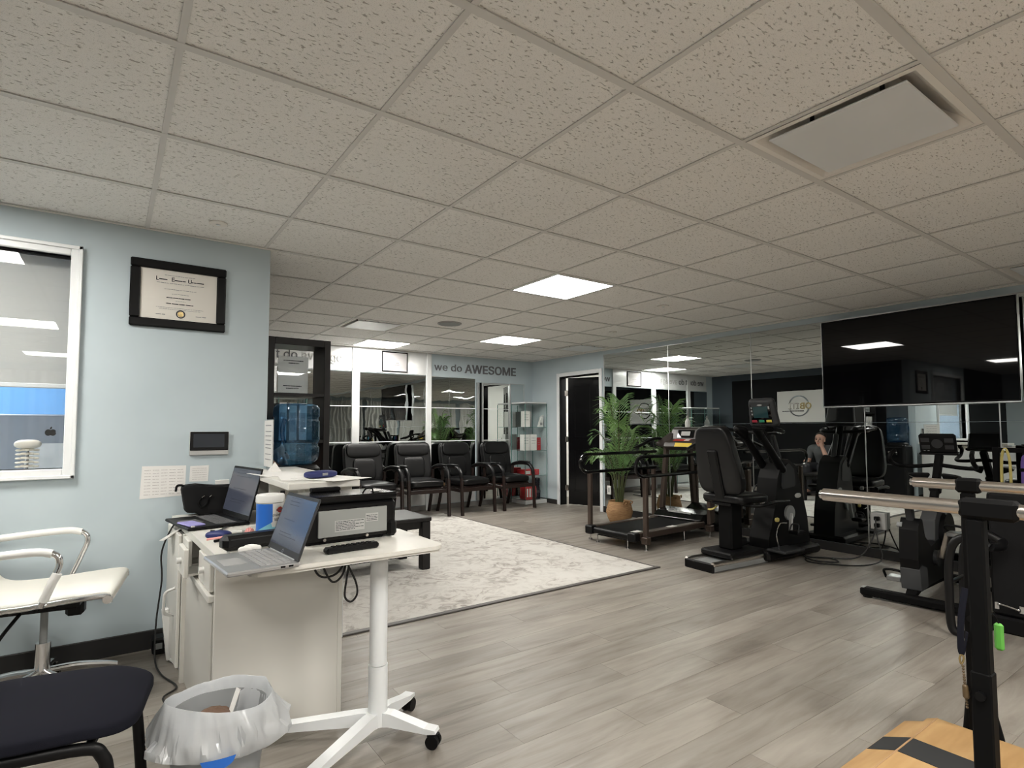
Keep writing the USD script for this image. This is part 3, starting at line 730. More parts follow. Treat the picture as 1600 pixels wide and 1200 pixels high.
MB(RL).b2((DX0 - .036, 3.135, .06), (DX0 - .02, DYB - .032, .68), .003).build('cabinet_door', L['white_laminate'], t, smooth=False, w=True)
MB(RL).tube([(DX0 - .036, 3.2, .42), (DX0 - .075, 3.21, .40), (DX0 - .08, 3.22, .35), (DX0 - .075, 3.23, .30), (DX0 - .036, 3.24, .28)], .007).build('bow_handle', L['white_plastic'], t, w=True)
MB().b2((DX1, DYA - .0, 0), (DX1 + .02, DYB, DZT + .19), .002).build('front_panel', L['white_laminate'], t, smooth=False, w=True)
MB().b2((DX1 + .0205, DYA + .02, .30), (DX1 + .03, DYB - .02, DZT + .12), .002).build('front_fascia', L['white_gloss'], t, smooth=False, w=True)
CT = .955
MB().b2((.615, 2.50, CT - .03), (.93, DYB, CT), .004).build('counter_top', L['white_laminate'], t, smooth=False, w=True)
for lo, hi in (((.70, 2.55, CT - .065), (.91, 2.58, CT - .0305)), ((.72, 2.555, DZT), (.735, 2.58, CT - .0655)), ((.66, DYB - .03, DZT), (DX1, DYB - .008, CT - .0305)), ((.66, 3.05, DZT), (DX1, 3.07, CT - .0305))):
    MB().b2(lo, hi, .001).build('counter_support', L['white_laminate'], t, smooth=False, w=True)
MB().b2((.64, 2.56, DZT + .06), (DX1, 3.045, DZT + .07)).build('pigeonhole_shelf', L['white_laminate'], t, smooth=False, w=True)

# things on the raised counter
t = thing('counter_card', 'clear acrylic stand with a printed card at the far end of the counter', 'sign holder', (.745, 3.475, CT))
MB().b2((-.03, -.11, 0), (.03, .11, .004), .001).b2((-.0012, -.11, .004), (.0012, .11, .285)).build('stand', L['acrylic'], t, smooth=False)
for s__ in (-1, 1):
    MB().b2((s__ * .0022 - .0007, -.105, .012), (s__ * .0022 + .0007, .105, .28)).build('card', L['paper'], t, smooth=False)
    s_ = MB()
    for k, y in enumerate((.25, .215, .19, .165, .14, .12, .085, .055)): scribble(s_, frame((s__ * .0030, 0, 0), (0, s__, 0), (0, 0, 1)), -.07, .07, y, .009, 300 + k)
    s_.build('print', L['ink_grey'], t, smooth=False, kind='stuff')
t = thing('crumpled_card', 'folded white card lying at the foot of the acrylic stand', 'card', (.735, 3.28, CT))
MB().add(trimesh.Trimesh([(-.03, -.02, 0), (.03, -.03, .0), (.0, -.01, .05), (.03, .03, .0), (-.03, .03, .0), (.01, .03, .045), (-.03, -.02, .0015), (.03, -.03, .0015)], [[0, 1, 2], [1, 3, 2], [2, 3, 5], [0, 2, 4], [2, 5, 4], [0, 4, 3], [0, 3, 1], [3, 4, 5]], process=False)).build('fold', L['paper'], t, smooth=False)
for k, (x, y, w_, h_, a, lb) in enumerate(((.70, 3.05, .21, .29, 8, 'white paper sheet in the middle of the counter'), (.745, 2.74, .21, .29, -10, 'white paper sheet hanging over the edge of the counter above the laptop'), (.84, 2.63, .22, .30, 22, 'white paper sheet under the blue glasses case'))):
    t = thing('paper_sheet', lb, 'paper', (x, y, CT + .0004 + k * .0012), a)
    MB().ext(round_poly(w_, h_, .004), .001).build('sheet', L['paper'], t, smooth=False)
t = thing('glasses_case', 'dark blue glasses case lying on papers on the counter', 'case', (.80, 2.66, CT + .0035), 20)
MB().sup((0, 0, .017), (.16, .065, .034), .5, .6).build('shell', L['navy'], t)
MB().box((0, -.0325, .018), (.03, .004, .012), .0015).build('clasp', L['grey_mid'], t, smooth=False)
t = thing('stamp_box', 'small dark purple box in the pigeonhole under the counter', 'box', (.70, 2.72, DZT + .0705))
MB().b2((-.03, -.025, 0), (.03, .025, .075), .003).build('body', L['purple'], t, smooth=False)
MB().b2((-.032, -.027, .0752), (.032, .027, .088), .003).build('lid', L['black_matte'], t, smooth=False)
t = thing('spray_bottle', 'small white bottle under the raised counter', 'bottle', (.69, 2.9, DZT + .0705))
MB().lathe([(.0005, 0), (.02, .001), (.021, .06), (.012, .075), (.009, .08), (.009, .085)], n=20).build('body', L['white_plastic'], t)
MB().lathe([(.0105, .085), (.0105, .10), (.0005, .101)], n=16).build('cap', L['grey_dark'], t)

# things on the worktop
def laptop(name, label, loc, rz, w, d, sh, open_, base_m, key_m, lid_m, seed, logo=True):
    """Opens towards -x: the hinge at +x; w runs along y."""
    t = thing(name, label, 'laptop', loc, rz)
    MB().box((0, 0, .008), (d, w, .014), .004).build('base', L[base_m], t, smooth=False)
    kb = MB()
    rows, colsn = 5, 13
    for r_ in range(rows):
        for c_ in range(colsn):
            kb.b2((-.0 * d + .0 + r_ * .0185 - .005, -w * .42 + c_ * w * .84 / colsn, .0151), (r_ * .0185 + .011, -w * .42 + (c_ + .88) * w * .84 / colsn, .0168))
    kb.build('keyboard', L[key_m], t, smooth=False, kind='stuff')
    MB().b2((-d * .42, -w * .17, .0151), (-d * .12, w * .17, .0156)).build('touchpad', L[key_m], t, smooth=False)
    A = rot(ry=open_); A[:3, 3] = (d / 2 - .006, 0, .016)
    MB(A).b2((-.003, -w / 2, 0), (.004, w / 2, sh), .003).build('lid', L[lid_m], t, smooth=False)
    MB(A).b2((-.0036, -w / 2 + .008, .024), (-.0028, w / 2 - .008, sh - .012)).build('screen', L['laptop_screen'], t, smooth=False)
    pr = MB(A); Tp = frame((-.0037, 0, 0), (0, -1, 0), (0, 0, 1))
    rng = random.Random(seed)
    for z in (.92, .86, .80, .55, .33, .28): scribble(pr, Tp, -w * .3, w * rng.uniform(-.05, .3), sh * z, .0045, seed + int(z * 100), depth=.0003)
    pr.build('screen_text', L['screen_ink'], t, smooth=False, kind='stuff')
    if logo:
        MB(A).ext(Point(0, 0).buffer(.006).difference(Point(0, 0).buffer(.0045)), .0004, frame((-.0037, 0, .012), (0, -1, 0), (0, 0, 1))).build('logo', L['aluminium'], t, smooth=False)
    MB().cyl((d / 2 - .006, -w * .4, .016), (d / 2 - .006, w * .4, .016), .005, n=10).build('hinge', L[base_m], t)
    for yy in (-w / 2 - .0004,):
        for k in range(2): MB().b2((d * .22 + k * .025, yy, .006), (d * .22 + .014 + k * .025, yy + .001, .0115)).build('port', L['black_matte'], t, smooth=False)
    return t


laptop('laptop', 'black laptop standing open at the wall end of the reception desk', (.405, 3.21, DZT + .0005), 9, .40, .275, .26, 14, 'black_plastic', 'keys', 'black_plastic', 400, logo=False)
t = thing('phone', 'lilac phone lying on the corner of the black laptop', 'phone', (.325, 3.10, DZT + .0155), 15)
MB().box((0, 0, .004), (.072, .15, .008), .003).build('body', L['lilac'], t, smooth=False)
MB().b2((-.032, -.09, .0), (-.018, -.079, .006)).build('label', L['paper'], t, smooth=False)
t = thing('tote_bag', 'black zipped bag on the desk against the wall behind the laptop', 'bag', (.50, 3.575, DZT), 0)
MB().sup((0, 0, .078), (.34, .10, .155), .2, .22, fn=lambda v: v * np.stack([1 + .05 * np.sin(v[:, 2] * 30), 1 + .22 * (v[:, 2] < 0) + .05 * np.sin(v[:, 0] * 40), np.ones(len(v))], 1) + np.stack([v[:, 2] * 0, 0 * v[:, 0], .012 * (v[:, 0] < -.1)], 1)).build('body', L['black_cloth'], t, smooth=True)
MB().tube([(-.155, -.02, .15), (-.18, -.02, .165), (-.20, -.02, .16), (-.205, -.03, .135)], .006).build('zip_strap', L['black_matte'], t)
MB().tube([(-.08, -.052, .10), (-.10, -.062, .07), (-.085, -.066, .045), (-.06, -.062, .06), (-.05, -.056, .10)], .006).build('handle', L['black_matte'], t)
for dx in (-.082, -.047): MB().cyl((dx, -.058, .095), (dx + .012, -.06, .105), .004, n=8).build('ring', L['chrome'], t)
MB().b2((-.13, -.004, .1535), (.14, .004, .158), .001).build('zip', L['grey_dark'], t, smooth=False)
t = thing('wipes_canister', 'white disinfecting wipes canister with a blue and teal label', 'wipes canister', (.545, 2.49, DZT))
MB().lathe([(.0005, 0), (.05, 0), (.0525, .004), (.0525, .168), (.05, .17)], n=40).build('tub', L['white_plastic'], t)
MB().lathe([(.0505, .17), (.0555, .172), (.0555, .196), (.052, .202), (.028, .205), (.0005, .205)], n=40).build('lid', L['white_plastic'], t)


def patch(mb, r, a0, a1, lower, upper, n=24):
    v = []; f_ = []
    for k in range(n + 1):
        a = math.radians(a0 + (a1 - a0) * k / n); u = k / n
        v += [(r * math.cos(a), r * math.sin(a), lower(u)), (r * math.cos(a), r * math.sin(a), upper(u))]
        if k: q = 2 * k; f_ += [[q - 2, q, q + 1], [q - 2, q + 1, q - 1]]
    mb.add(trimesh.Trimesh(v, f_, process=False)); return mb


patch(MB(), .0529, 170, 268, lambda u: .045 + .05 * u, lambda u: .167).build('label_blue', L['label_blue'], t)
patch(MB(), .0531, 170, 300, lambda u: .028, lambda u: .045 + .05 * min(u, .75) / .75 * 1.0 if u < .75 else .075).build('label_teal', L['label_teal'], t)
patch(MB(), .0533, 170, 262, lambda u: .002, lambda u: .026 + .012 * math.sin(u * 3)).build('label_yellow', L['print_yellow'], t)
patch(MB(), .0532, 283, 322, lambda u: .142 - .012 * math.sin(u * PI), lambda u: .142 + .012 * math.sin(u * PI)).build('label_red', L['label_red'], t)
wr = MB()
for txt, z, h_ in (('CLOROX', .1385, .0065), ('disinfecting', .118, .009), ('WIPES', .098, .012), ('75', .062, .013)):
    m = meshkit.text_mesh(txt, h_, .0006, True); x0, x1 = m.bounds[:, 0]; v = np.array(m.vertices); v[:, 0] -= (x0 + x1) / 2
    a = math.radians(303) + v[:, 0] / .0533; r_ = .0533 + v[:, 2]
    wr.add(trimesh.Trimesh(np.stack([r_ * np.cos(a), r_ * np.sin(a), z + v[:, 1]], 1), m.faces, process=False))
wr.build('lettering', L['letter_grey'], t, smooth=False)
t = thing('pink_pompom', 'pink fluffy pen topper beside the wipes canister', 'pen', (.50, 2.58, DZT))
MB().sup((-.015, 0, .03), (.04, .04, .055), 1, 1, n=18, fn=lambda v: v * (1 + .15 * np.sin(v[:, :1] * 500) * np.sin(v[:, 1:2] * 430))).build('pompom', L['pink'], t)
MB().cyl((-.015, .0, .036), (-.17, .03, .022), .0045, n=10).build('barrel', L['pink'], t)
t = thing('mouse', 'dark blue wireless mouse at the front of the reception desk', 'mouse', (.395, 2.76, DZT), -30)
MB().sup((0, 0, .012), (.105, .062, .036), .75, .8, fn=lambda v: np.where(v[:, 2:] < -.011, v * (1, 1, 0) + (0, 0, -.012), v)).build('shell', L['navy'], t)
MB().box((-.025, 0, .028), (.02, .006, .008), .002).build('wheel', L['black_matte'], t, smooth=False)
for k, (x, y, a, mm, lb) in enumerate(((.46, 2.70, 12, 'black_plastic', 'black pen lying nearest the wipes canister'), (.45, 2.83, -8, 'white_plastic', 'white pen on the desk by the black laptop'), (.42, 2.68, 30, 'black_plastic', 'black marker lying beside the blue mouse'))):
    t = thing('pen', lb, 'pen', (x, y, DZT + .006), a)
    MB().cyl((-.065, 0, 0), (.05, 0, 0), .0055, n=10).build('barrel', L[mm], t)
    MB().cyl((.05, 0, 0), (.07, 0, 0), .0055, .001, n=10).build('tip', L['grey_mid'], t)
t = thing('scissors', 'black handled scissors on the reception desk', 'scissors', (.43, 2.92, DZT + .004), 70)
MB().bar((-.0, 0, 0), (.10, .006, 0), .011, .002).bar((0, 0, .002), (.10, -.004, .002), .011, .002).build('blades', L['steel'], t, smooth=False)
for s__ in (-1, 1):
    MB().tube([(0, 0, .002), (-.03, .012 * s__, .002), (-.06, .026 * s__, .002), (-.085, .018 * s__, .002), (-.07, .004 * s__, .002), (-.03, .006 * s__, .002)], .004).build('handle', L['black_plastic'], t)
t = thing('paper_stack', 'few white folders sticking out from under the black laptop at the desk corner', 'folders', (.27, 3.28, .64), 0)
for k in range(3):
    MB().bar((.05, .0 + .02 * k, .062 - k * .006), (-.03, .03 + .03 * k, .0 - k * .004), .10, .004).build('folder', L['white_plastic'], t, smooth=False)

# ------------------------------------------------------------------ standing table with printer and laptop
TZ = .745
t = st = thing('standing_table', 'white single-column standing table on a four-legged castor base', 'table', (.865, 2.11, 0))
top = round_poly(.69, .465, .05, .705, 2.145)
m_ = MB().ext(top, .014, trimesh.transformations.translation_matrix((0, 0, TZ - .014))).ext(top.buffer(-.008), .010, trimesh.transformations.translation_matrix((0, 0, TZ - .0238)))
m_.build('tabletop', L['white_laminate'], t, smooth=False, w=True)
MB().cyl((.865, 2.11, .285), (.865, 2.11, TZ - .03), .0335, n=32).build('column', L['white_trim'], t, w=True)
MB().cyl((.865, 2.11, .06), (.865, 2.11, .283), .0365, n=32).build('column_sleeve', L['white_trim'], t, w=True)
MB().b2((.72, 2.05, TZ - .034), (1.0, 2.24, TZ - .0245), .003).build('mounting_plate', L['grey_light'], t, smooth=False, w=True)
ends = [((1.015, 1.94), 'R'), ((1.06, 2.25), 'B'), ((.47, 2.33), 'L'), ((.52, 1.90), 'F')]
for (ex, ey), nm in ends:
    d_ = np.array([ex - .865, ey - 2.11]); ln = np.linalg.norm(d_); d_ /= ln
    A = frame((.865, 2.11, 0), (d_[0], d_[1], 0), (-d_[1], d_[0], 0))
    lg = MB(A).xz([(.0, .055), (.0, .112), (.06, .110), (ln - .03, .074), (ln + .012, .070), (ln + .016, .058), (ln - .02, .053), (.05, .062)], -.022, .022)
    leg = lg.build('leg', L['white_trim'], t, smooth=False, w=True)
    cs = MB()
    for sy in (-.013, .013): cs.cyl((ex - d_[1] * (sy - .008), ey + d_[0] * (sy - .008), .025), (ex - d_[1] * (sy + .008), ey + d_[0] * (sy + .008), .025), .025, n=20)
    cs.cyl((ex, ey, .03), (ex, ey, .06), .008, n=10).add(cham((.05, .02, .022), .006), trimesh.transformations.translation_matrix((ex, ey, .042)))
    cs.build('caster', L['black_plastic'], leg, w=True)
MB().bar((1.0, 2.2, TZ - .04), (1.03, 2.30, TZ - .07), .012, .02, .002).b2((.98, 2.14, TZ - .05), (1.0, 2.22, TZ - .034), .002).build('height_lever', L['grey_mid'], t, smooth=False, w=True)
MB().sup((.965, 2.27, TZ - .055), (.07, .07, .04), .6).build('lever_cover', L['acrylic'], t, w=True)

t = thing('printer', 'black desktop printer turned backwards with a grey rear cover and rating labels', 'printer', (.775, 2.28, TZ + .0005), 3)
W2, D2, HP = .19, .11, .175
MB().b2((-W2, -D2 + .012, .012), (W2, D2, .152), .012).build('body', L['black_plastic'], t, smooth=False)
MB().b2((-W2 - .004, -D2 + .006, .153), (W2 + .004, D2, .181), .008).build('scanner_lid', L['black_gloss'], t, smooth=False)
MB().b2((-.135, -D2 + .003, .028), (.145, -D2 + .014, .128), .002).build('rear_cover', L['printer_grey'], t, smooth=False)
MB().b2((W2 - .04, -D2 + .0, .004), (W2 + .002, D2 - .02, .07), .012).build('foot_fairing', L['black_plastic'], t, smooth=False)
MB().b2((-W2 + .02, -D2 + .03, 0), (W2 - .05, D2 - .02, .0125), .002).build('base', L['black_matte'], t, smooth=False)
MB().b2((-.10, D2 - .04, .1812), (.02, D2 - .005, .198), .004).build('paper_tray', L['black_matte'], t, smooth=False)
Tp = frame((0, -D2 + .0029, 0), (1, 0, 0), (0, 0, 1))
MB(Tp).b2((-.072, .045, 0), (.048, .088, .0006)).build('rating_label', L['grey_light'], t, smooth=False)
MB(Tp).b2((.052, .072, 0), (.106, .105, .0006)).build('warning_label', L['grey_light'], t, smooth=False)
s_ = MB(Tp)
for k in range(6): scribble(s_, trimesh.transformations.translation_matrix((0, 0, .0007)), -.068, .044 if k % 2 else .01, .052 + k * .0062, .004, 500 + k, depth=.0003)
for k in range(4): scribble(s_, trimesh.transformations.translation_matrix((0, 0, .0007)), .056, .102, .078 + k * .0062, .004, 520 + k, depth=.0003)
s_.build('label_print', L['ink'], t, smooth=False, kind='stuff')
for x in (-.11, .06): MB().cyl((x, -D2 + .002, .02), (x, -D2 + .012, .02), .006, n=12).build('screw', L['steel'], t)
MB().tube([(.05, -D2 + .03, .182), (.06, -D2 + .02, .20), (.085, -D2 + .02, .20), (.095, -D2 + .03, .182)], .003).build('cable_clip', L['black_matte'], t)
t = thing('paper_scrap', 'crumpled scrap of white paper on top of the printer', 'paper', (.895, 2.235, TZ + .1825), 10)
MB().sup((0, 0, .005), (.045, .028, .009), .8, fn=lambda v: v * (1 + .12 * np.sin(v[:, :1] * 400))).build('scrap', L['paper'], t)
t = thing('remote_control', 'black ribbed remote control lying on the table in front of the printer', 'remote control', (.725, 2.025, TZ), 5)
MB().box((0, 0, .0115), (.20, .042, .022), .007).build('body', L['black_plastic'], t, smooth=False)
for k in range(8): MB().b2((-.075 + k * .019, -.012, .0222), (-.062 + k * .019, .012, .025), .001).build('button', L['black_matte'], t, smooth=False)
laptop('laptop', 'silver laptop standing open at the corner of the standing table', (.385, 2.02, TZ + .0005), 5, .30, .215, .205, 20, 'silver_laptop', 'keys_silver', 'grey_dark', 430)
t = thing('speaker_bar', 'long black rounded case lying on the table behind the silver laptop', 'case', (.455, 2.30, TZ + .0005), 8)
MB().box((0, 0, .028), (.24, .07, .054), .015).build('body', L['black_leather'], t, smooth=False)
MB().box((0, -.0355, .042), (.20, .003, .004), .001).build('seam', L['grey_dark'], t, smooth=False)
MB().box((-.121, 0, .027), (.003, .034, .028), .001).build('end_cap', L['grey_dark'], t, smooth=False)
t = thing('crumpled_tissue', 'crumpled white tissue beside the silver laptop', 'tissue', (.42, 2.21, TZ), 20)
MB().sup((0, 0, .013), (.075, .05, .026), .9, .9, n=22, fn=lambda v: v * (1 + .16 * np.sin(v[:, :1] * 190 + v[:, 1:2] * 130))).build('tissue', L['paper'], t)

# cables
t = thing('power_cable', 'black cables looping down under the standing table', 'cable', (.77, 2.28, .5))
for pts in ([(.66, 2.26, .715), (.665, 2.27, .64), (.70, 2.28, .60), (.76, 2.29, .605), (.80, 2.30, .66), (.80, 2.31, .715)], [(.69, 2.26, .715), (.70, 2.27, .64), (.74, 2.28, .575), (.785, 2.29, .60), (.805, 2.30, .68)],
            [(.80, 2.29, .70), (.80, 2.28, .64), (.835, 2.28, .56), (.84, 2.28, .51), (.815, 2.28, .485), (.79, 2.28, .51), (.795, 2.28, .57), (.81, 2.29, .64)]):
    MB().tube(pts, .0042).build('strand', L['cable'], t, w=True)
t = thing('power_brick', 'grey power box hanging under the standing table beside the cables', 'power supply', (.76, 2.33, .60))
MB().b2((-.05, -.025, 0), (.045, .025, .11), .005).build('box', L['grey_light'], t, smooth=False)
MB().b2((-.03, -.02, .11), (.03, .02, .1195), .002).build('bracket', L['grey_mid'], t, smooth=False)
t = thing('laptop_cable', 'thin black cable running from the black laptop down the wall to the floor', 'cable', (.25, 3.45, 0))
MB().tube([(.325, 3.30, .722), (.28, 3.38, .70), (.235, 3.48, .55), (.24, 3.5, .40), (.22, 3.48, .2), (.215, 3.42, .03), (.23, 3.25, .008), (.28, 3.05, .008), (.22, 2.95, .008), (.27, 2.75, .008)], .0042).build('cord', L['cable'], t, w=True)
t = thing('wall_adapter', 'black power adapter on the floor at the baseboard beside the desk', 'power adapter', (.255, 3.60, 0))
MB().b2((-.045, -.05, .0), (.04, .045, .085), .01).build('block', L['black_plastic'], t, smooth=False)
MB().b2((-.03, -.051, .03), (.0, -.0495, .06)).build('label', L['grey_mid'], t, smooth=False)
t = thing('power_strip', 'white power strip leaning against the end of the reception desk', 'power strip', (.30, 3.42, 0))
A = rot(ry=-6); A[:3, 3] = (-.02, 0, .012)
MB(A).b2((-.016, -.02, 0), (.016, .02, .26), .004).build('body', L['white_plastic'], t, smooth=False)
for k in range(4): MB(A).b2((-.0175, -.01, .04 + k * .05), (-.0159, .01, .065 + k * .05)).build('socket', L['grey_light'], t, smooth=False)
MB().tube([(-.02, -.03, .02), (.0, -.09, .01), (.02, -.25, .008), (.05, -.5, .008), (.06, -.7, .008)], .006).build('cord', L['white_plastic'], t)

# ------------------------------------------------------------------ waiting corner
t = thing('rug', 'large cream rug with a worn scroll pattern and a dark edge strip', 'rug', (2.4, 5.1, 0))
MB().ext(Polygon([(.95, 3.275), (3.80, 3.275), (3.80, 7.0), (1.55, 7.0), (1.55, 4.75), (1.36, 4.75), (1.36, 4.1), (1.18, 4.1), (1.18, 3.68), (.95, 3.68)]), .009).build('pile', L['rug'], t, smooth=False, w=True)
MB().b2((.95, 3.235, .0), (3.845, 3.275, .0105), .003).build('edge_strip', L['strip_dark'], t, smooth=False, w=True)
MB().b2((3.80, 3.2752, .0), (3.825, 7.0, .0105), .003).build('edge_strip', L['strip_dark'], t, smooth=False, w=True)

t = thing('coffee_table', 'low dark wood coffee table on the rug behind the printer', 'coffee table', (1.78, 4.58, .0092))
MB().box((0, 0, .415), (.90, .54, .035), .006).build('tabletop', L['espresso_wood'], t, smooth=False)
MB().box((0, 0, .365), (.82, .46, .06), .002).build('apron', L['espresso_wood'], t, smooth=False)
MB().box((0, 0, .12), (.76, .40, .022), .003).build('shelf', L['espresso_wood'], t, smooth=False)
for sx in (-1, 1):
    for sy in (-1, 1): MB().box((sx * .405, sy * .225, .199), (.075, .075, .398), .005).build('leg', L['espresso_wood'], t, smooth=False)


def armchair(label, loc, rz):
    t = thing('armchair', label, 'armchair', loc, rz, 'row of black armchairs along the mirror')
    MB().sup((0, -.02, .435), (.50, .52, .12), .35, .55, fn=lambda v: v + np.stack([0 * v[:, 0], 0 * v[:, 0], .012 * np.cos(v[:, 0] * 6)], 1)).build('seat', L['black_leather'], t, smooth=True)
    MB().b2((-.22, -.25, .355), (.22, .20, .39), .01).build('seat_frame', L['dark_wood'], t, smooth=False)
    A = rot(rx=-11); A[:3, 3] = (0, .235, .47)
    def bend(v): return v + np.stack([0 * v[:, 0], .10 * v[:, 0] ** 2 * 0 - .35 * v[:, 0] ** 2 * 1.0, 0 * v[:, 0]], 1)
    bk = MB(A).sup((0, .02, .25), (.52, .10, .54), .22, .3, fn=bend).build('backrest', L['black_leather'], t, smooth=True)
    MB(A).sup((0, -.018, .415), (.47, .075, .19), .3, .5, fn=bend).build('head_cushion', L['black_leather'], bk, smooth=True)
    MB(A).sup((0, -.018, .165), (.31, .075, .30), .3, .45, fn=bend).build('lumbar_cushion', L['black_leather'], bk, smooth=True)
    for s_ in (-1, 1):
        x = s_ * .285
        MB().tube([(x, -.272, .50), (x, -.252, .577), (x, -.17, .645), (x, -.02, .660), (x, .14, .645), (x, .255, .605)], .0275, n=10).build('arm_cover', L['black_leather'], t)
        MB().tube([(x, -.30, 0), (x, -.285, .25), (x, -.275, .45), (x, -.25, .575), (x, -.17, .64), (x, -.02, .655), (x, .14, .64), (x, .26, .60)], .026, n=10, flat=(1, .95)).build('arm', L['dark_wood'], t)
        MB().sup((x, -.06, .676), (.06, .28, .03), .6, .8).build('arm_pad', L['black_leather'], t)
        MB().tube([(x * .95, .20, .60), (x * .95, .22, .40), (x * .95, .27, .18), (x * .95, .33, 0)], .023, n=10).build('rear_leg', L['dark_wood'], t)
        MB().bar((x * .97, -.285, .33), (x * .95, .23, .35), .03, .045, .004).build('side_rail', L['dark_wood'], t, smooth=False)
    MB().bar((-.28, -.26, .34), (.28, -.26, .34), .03, .05, .004).build('front_rail', L['dark_wood'], t, smooth=False)
    return t


c0 = armchair('black leather armchair farthest left in the row, partly behind the printer', (2.74, 6.96, .0095), 3)
for lb, loc, rz in (('black leather armchair second from the left, with creased leather at the top of its back', (3.46, 7.02, .0095), -3), ('black leather armchair third from the left, turned slightly towards the black door', (4.18, 7.02, 0), 6), ('black leather armchair at the right end of the row, beside the glass cabinets', (4.90, 7.03, 0), 4)):
    dup(c0, lb, loc, rz)


def cabinet(label, x, y):
    t = thing('display_cabinet', label, 'glass cabinet', (x, y, 0), 0, 'glass display cabinets')
    w, d, H = .215, .185, 1.60
    MB().box((0, 0, .03), (2 * w, 2 * d, .058), .004).build('base', L['white_gloss'], t, smooth=False)
    MB().box((0, 0, H - .011), (2 * w, 2 * d, .022), .004).build('top', L['white_gloss'], t, smooth=False)
    for lo, hi in (((-w, -d, .06), (w, -d + .004, H - .023)), ((-w, -d + .0045, .06), (-w + .004, d - .0045, H - .023)), ((w - .004, -d + .0045, .06), (w, d - .0045, H - .023))):
        lo, hi = np.array(lo), np.array(hi)
        a_ = int(np.argmin(hi - lo)); mid_ = (lo + hi) / 2; q_ = []
        for u_, v_ in ((0, 0), (1, 0), (1, 1), (0, 1)):
            p_ = mid_.copy(); o_ = [k_ for k_ in range(3) if k_ != a_]; p_[o_[0]] = (lo, hi)[u_][o_[0]]; p_[o_[1]] = (lo, hi)[v_][o_[1]]; q_.append(p_)
        MB().add(trimesh.Trimesh(q_, [[0, 1, 2], [0, 2, 3]], process=False)).build('glass_panel', L['pane'], t, smooth=False)
    for sx in (-1, 1):
        for sy in (-1, 1): MB().box((sx * (w - .001), sy * (d - .001), H / 2 + .018), (.007, .007, H - .085)).build('glass_corner', L['glass_edge'], t, smooth=False)
    for z in (.44, .83, 1.2):
        MB().add(trimesh.Trimesh([(-w + .006, -d + .006, z + .004), (w - .006, -d + .006, z + .004), (w - .006, d - .006, z + .004), (-w + .006, d - .006, z + .004)], [[0, 1, 2], [0, 2, 3]], process=False)).build('shelf', L['pane'], t, smooth=False)
        MB().b2((-w + .006, -d + .006, z - .0005), (w - .006, -d + .0075, z + .0055)).build('shelf_edge', L['glass_edge'], t, smooth=False)
    return t


k0 = cabinet('glass display cabinet in the corner next to the black door', 5.485, 7.25)
dup(k0, 'glass display cabinet on the far left of the back wall, seen only in the mirror', (1.33, 7.25, 0), 0)
dup(k0, 'glass display cabinet second from the left at the back wall, seen only in the mirror', (1.83, 7.25, 0), 0)


def carton(label, x, y, z, w, d, h, rz=0, m='paper', print_='ink_grey', g='cartons in the glass cabinets', seed=1):
    t = thing('product_box', label, 'box', (x, y, z), rz, g)
    MB().box((0, 0, h / 2), (w, d, h), .002).build('carton', L[m], t, smooth=False)
    s_ = MB(); T = frame((0, -d / 2 - .0002, 0), (1, 0, 0), (0, 0, 1))
    for k in range(3): scribble(s_, T, -w * .38, w * .3, h * (.78 - .16 * k), h * .05, seed + k)
    s_.build('print', L[print_], t, smooth=False, kind='stuff')
    MB().b2((-w / 2 + .002, -d / 2 + .002, h), (w / 2 - .002, d / 2 - .002, h + .0015)).build('lid', L[m], t, smooth=False)


for k, (lb, x, y, z, w, d, h, rz, mm) in enumerate((
        ('tall white box at the left of the top shelf of the corner glass cabinet', 5.39, 7.22, 1.2052, .11, .10, .25, -10, 'paper'),
        ('pale box behind the tall white one on the top shelf of the corner cabinet', 5.50, 7.32, 1.2052, .11, .08, .25, 0, 'grey_light'),
        ('white box at the left of the middle shelf of the corner cabinet', 5.36, 7.20, .8352, .12, .10, .25, 0, 'paper'), ('white box at the centre of the middle shelf of the corner cabinet', 5.50, 7.19, .8352, .12, .09, .25, 0, 'paper'),
        ('small red box at the right of the middle shelf of the corner cabinet', 5.62, 7.20, .8352, .07, .07, .2, 0, 'red_plastic'))):
    carton(lb, x, y, z, w, d, h, rz, mm, seed=600 + k * 5)
t = thing('brace_package', 'white angled package on the top shelf of the corner glass cabinet', 'package', (5.62, 7.14, 1.2052), 0)
MB().xz([(-.04, 0), (.05, 0), (.06, .19), (.01, .16)], -.02, .02).build('pouch', L['white_plastic'], t, smooth=False)
MB().b2((-.01, -.021, .03), (.035, -.0201, .07)).build('label', L['ink_grey'], t, smooth=False)
t = thing('red_box', 'flat red box lying on the low shelf of the corner glass cabinet', 'box', (5.44, 7.22, .4452), 0)
MB().box((0, 0, .045), (.30, .20, .088), .006).build('carton', L['red_plastic'], t, smooth=False)
MB().b2((-.13, -.1012, .02), (-.03, -.1003, .07)).build('label', L['paper'], t, smooth=False)
t = thing('red_bag', 'red first aid bag at the bottom of the corner glass cabinet', 'bag', (5.415, 7.19, .0592), 0)
MB().sup((0, 0, .115), (.24, .17, .23), .3, .35).build('body', L['red_plastic'], t)
for k in range(3): MB().b2((-.09 + k * .05, -.0872, .05), (-.06 + k * .05, -.0855, .18)).build('print', L['paper'], t, smooth=False)
MB().tube([(-.06, 0, .228), (-.03, 0, .25), (.03, 0, .25), (.06, 0, .228)], .007).build('handle', L['black_matte'], t)
t = thing('black_figure', 'black rounded ankle brace at the bottom of the corner glass cabinet', 'brace', (5.60, 7.2, .0592))
MB().lathe([(.0005, 0), (.05, .002), (.055, .1), (.04, .2), (.05, .3), (.045, .33), (.0005, .335)], n=20).build('body', L['black_fabric'], t)
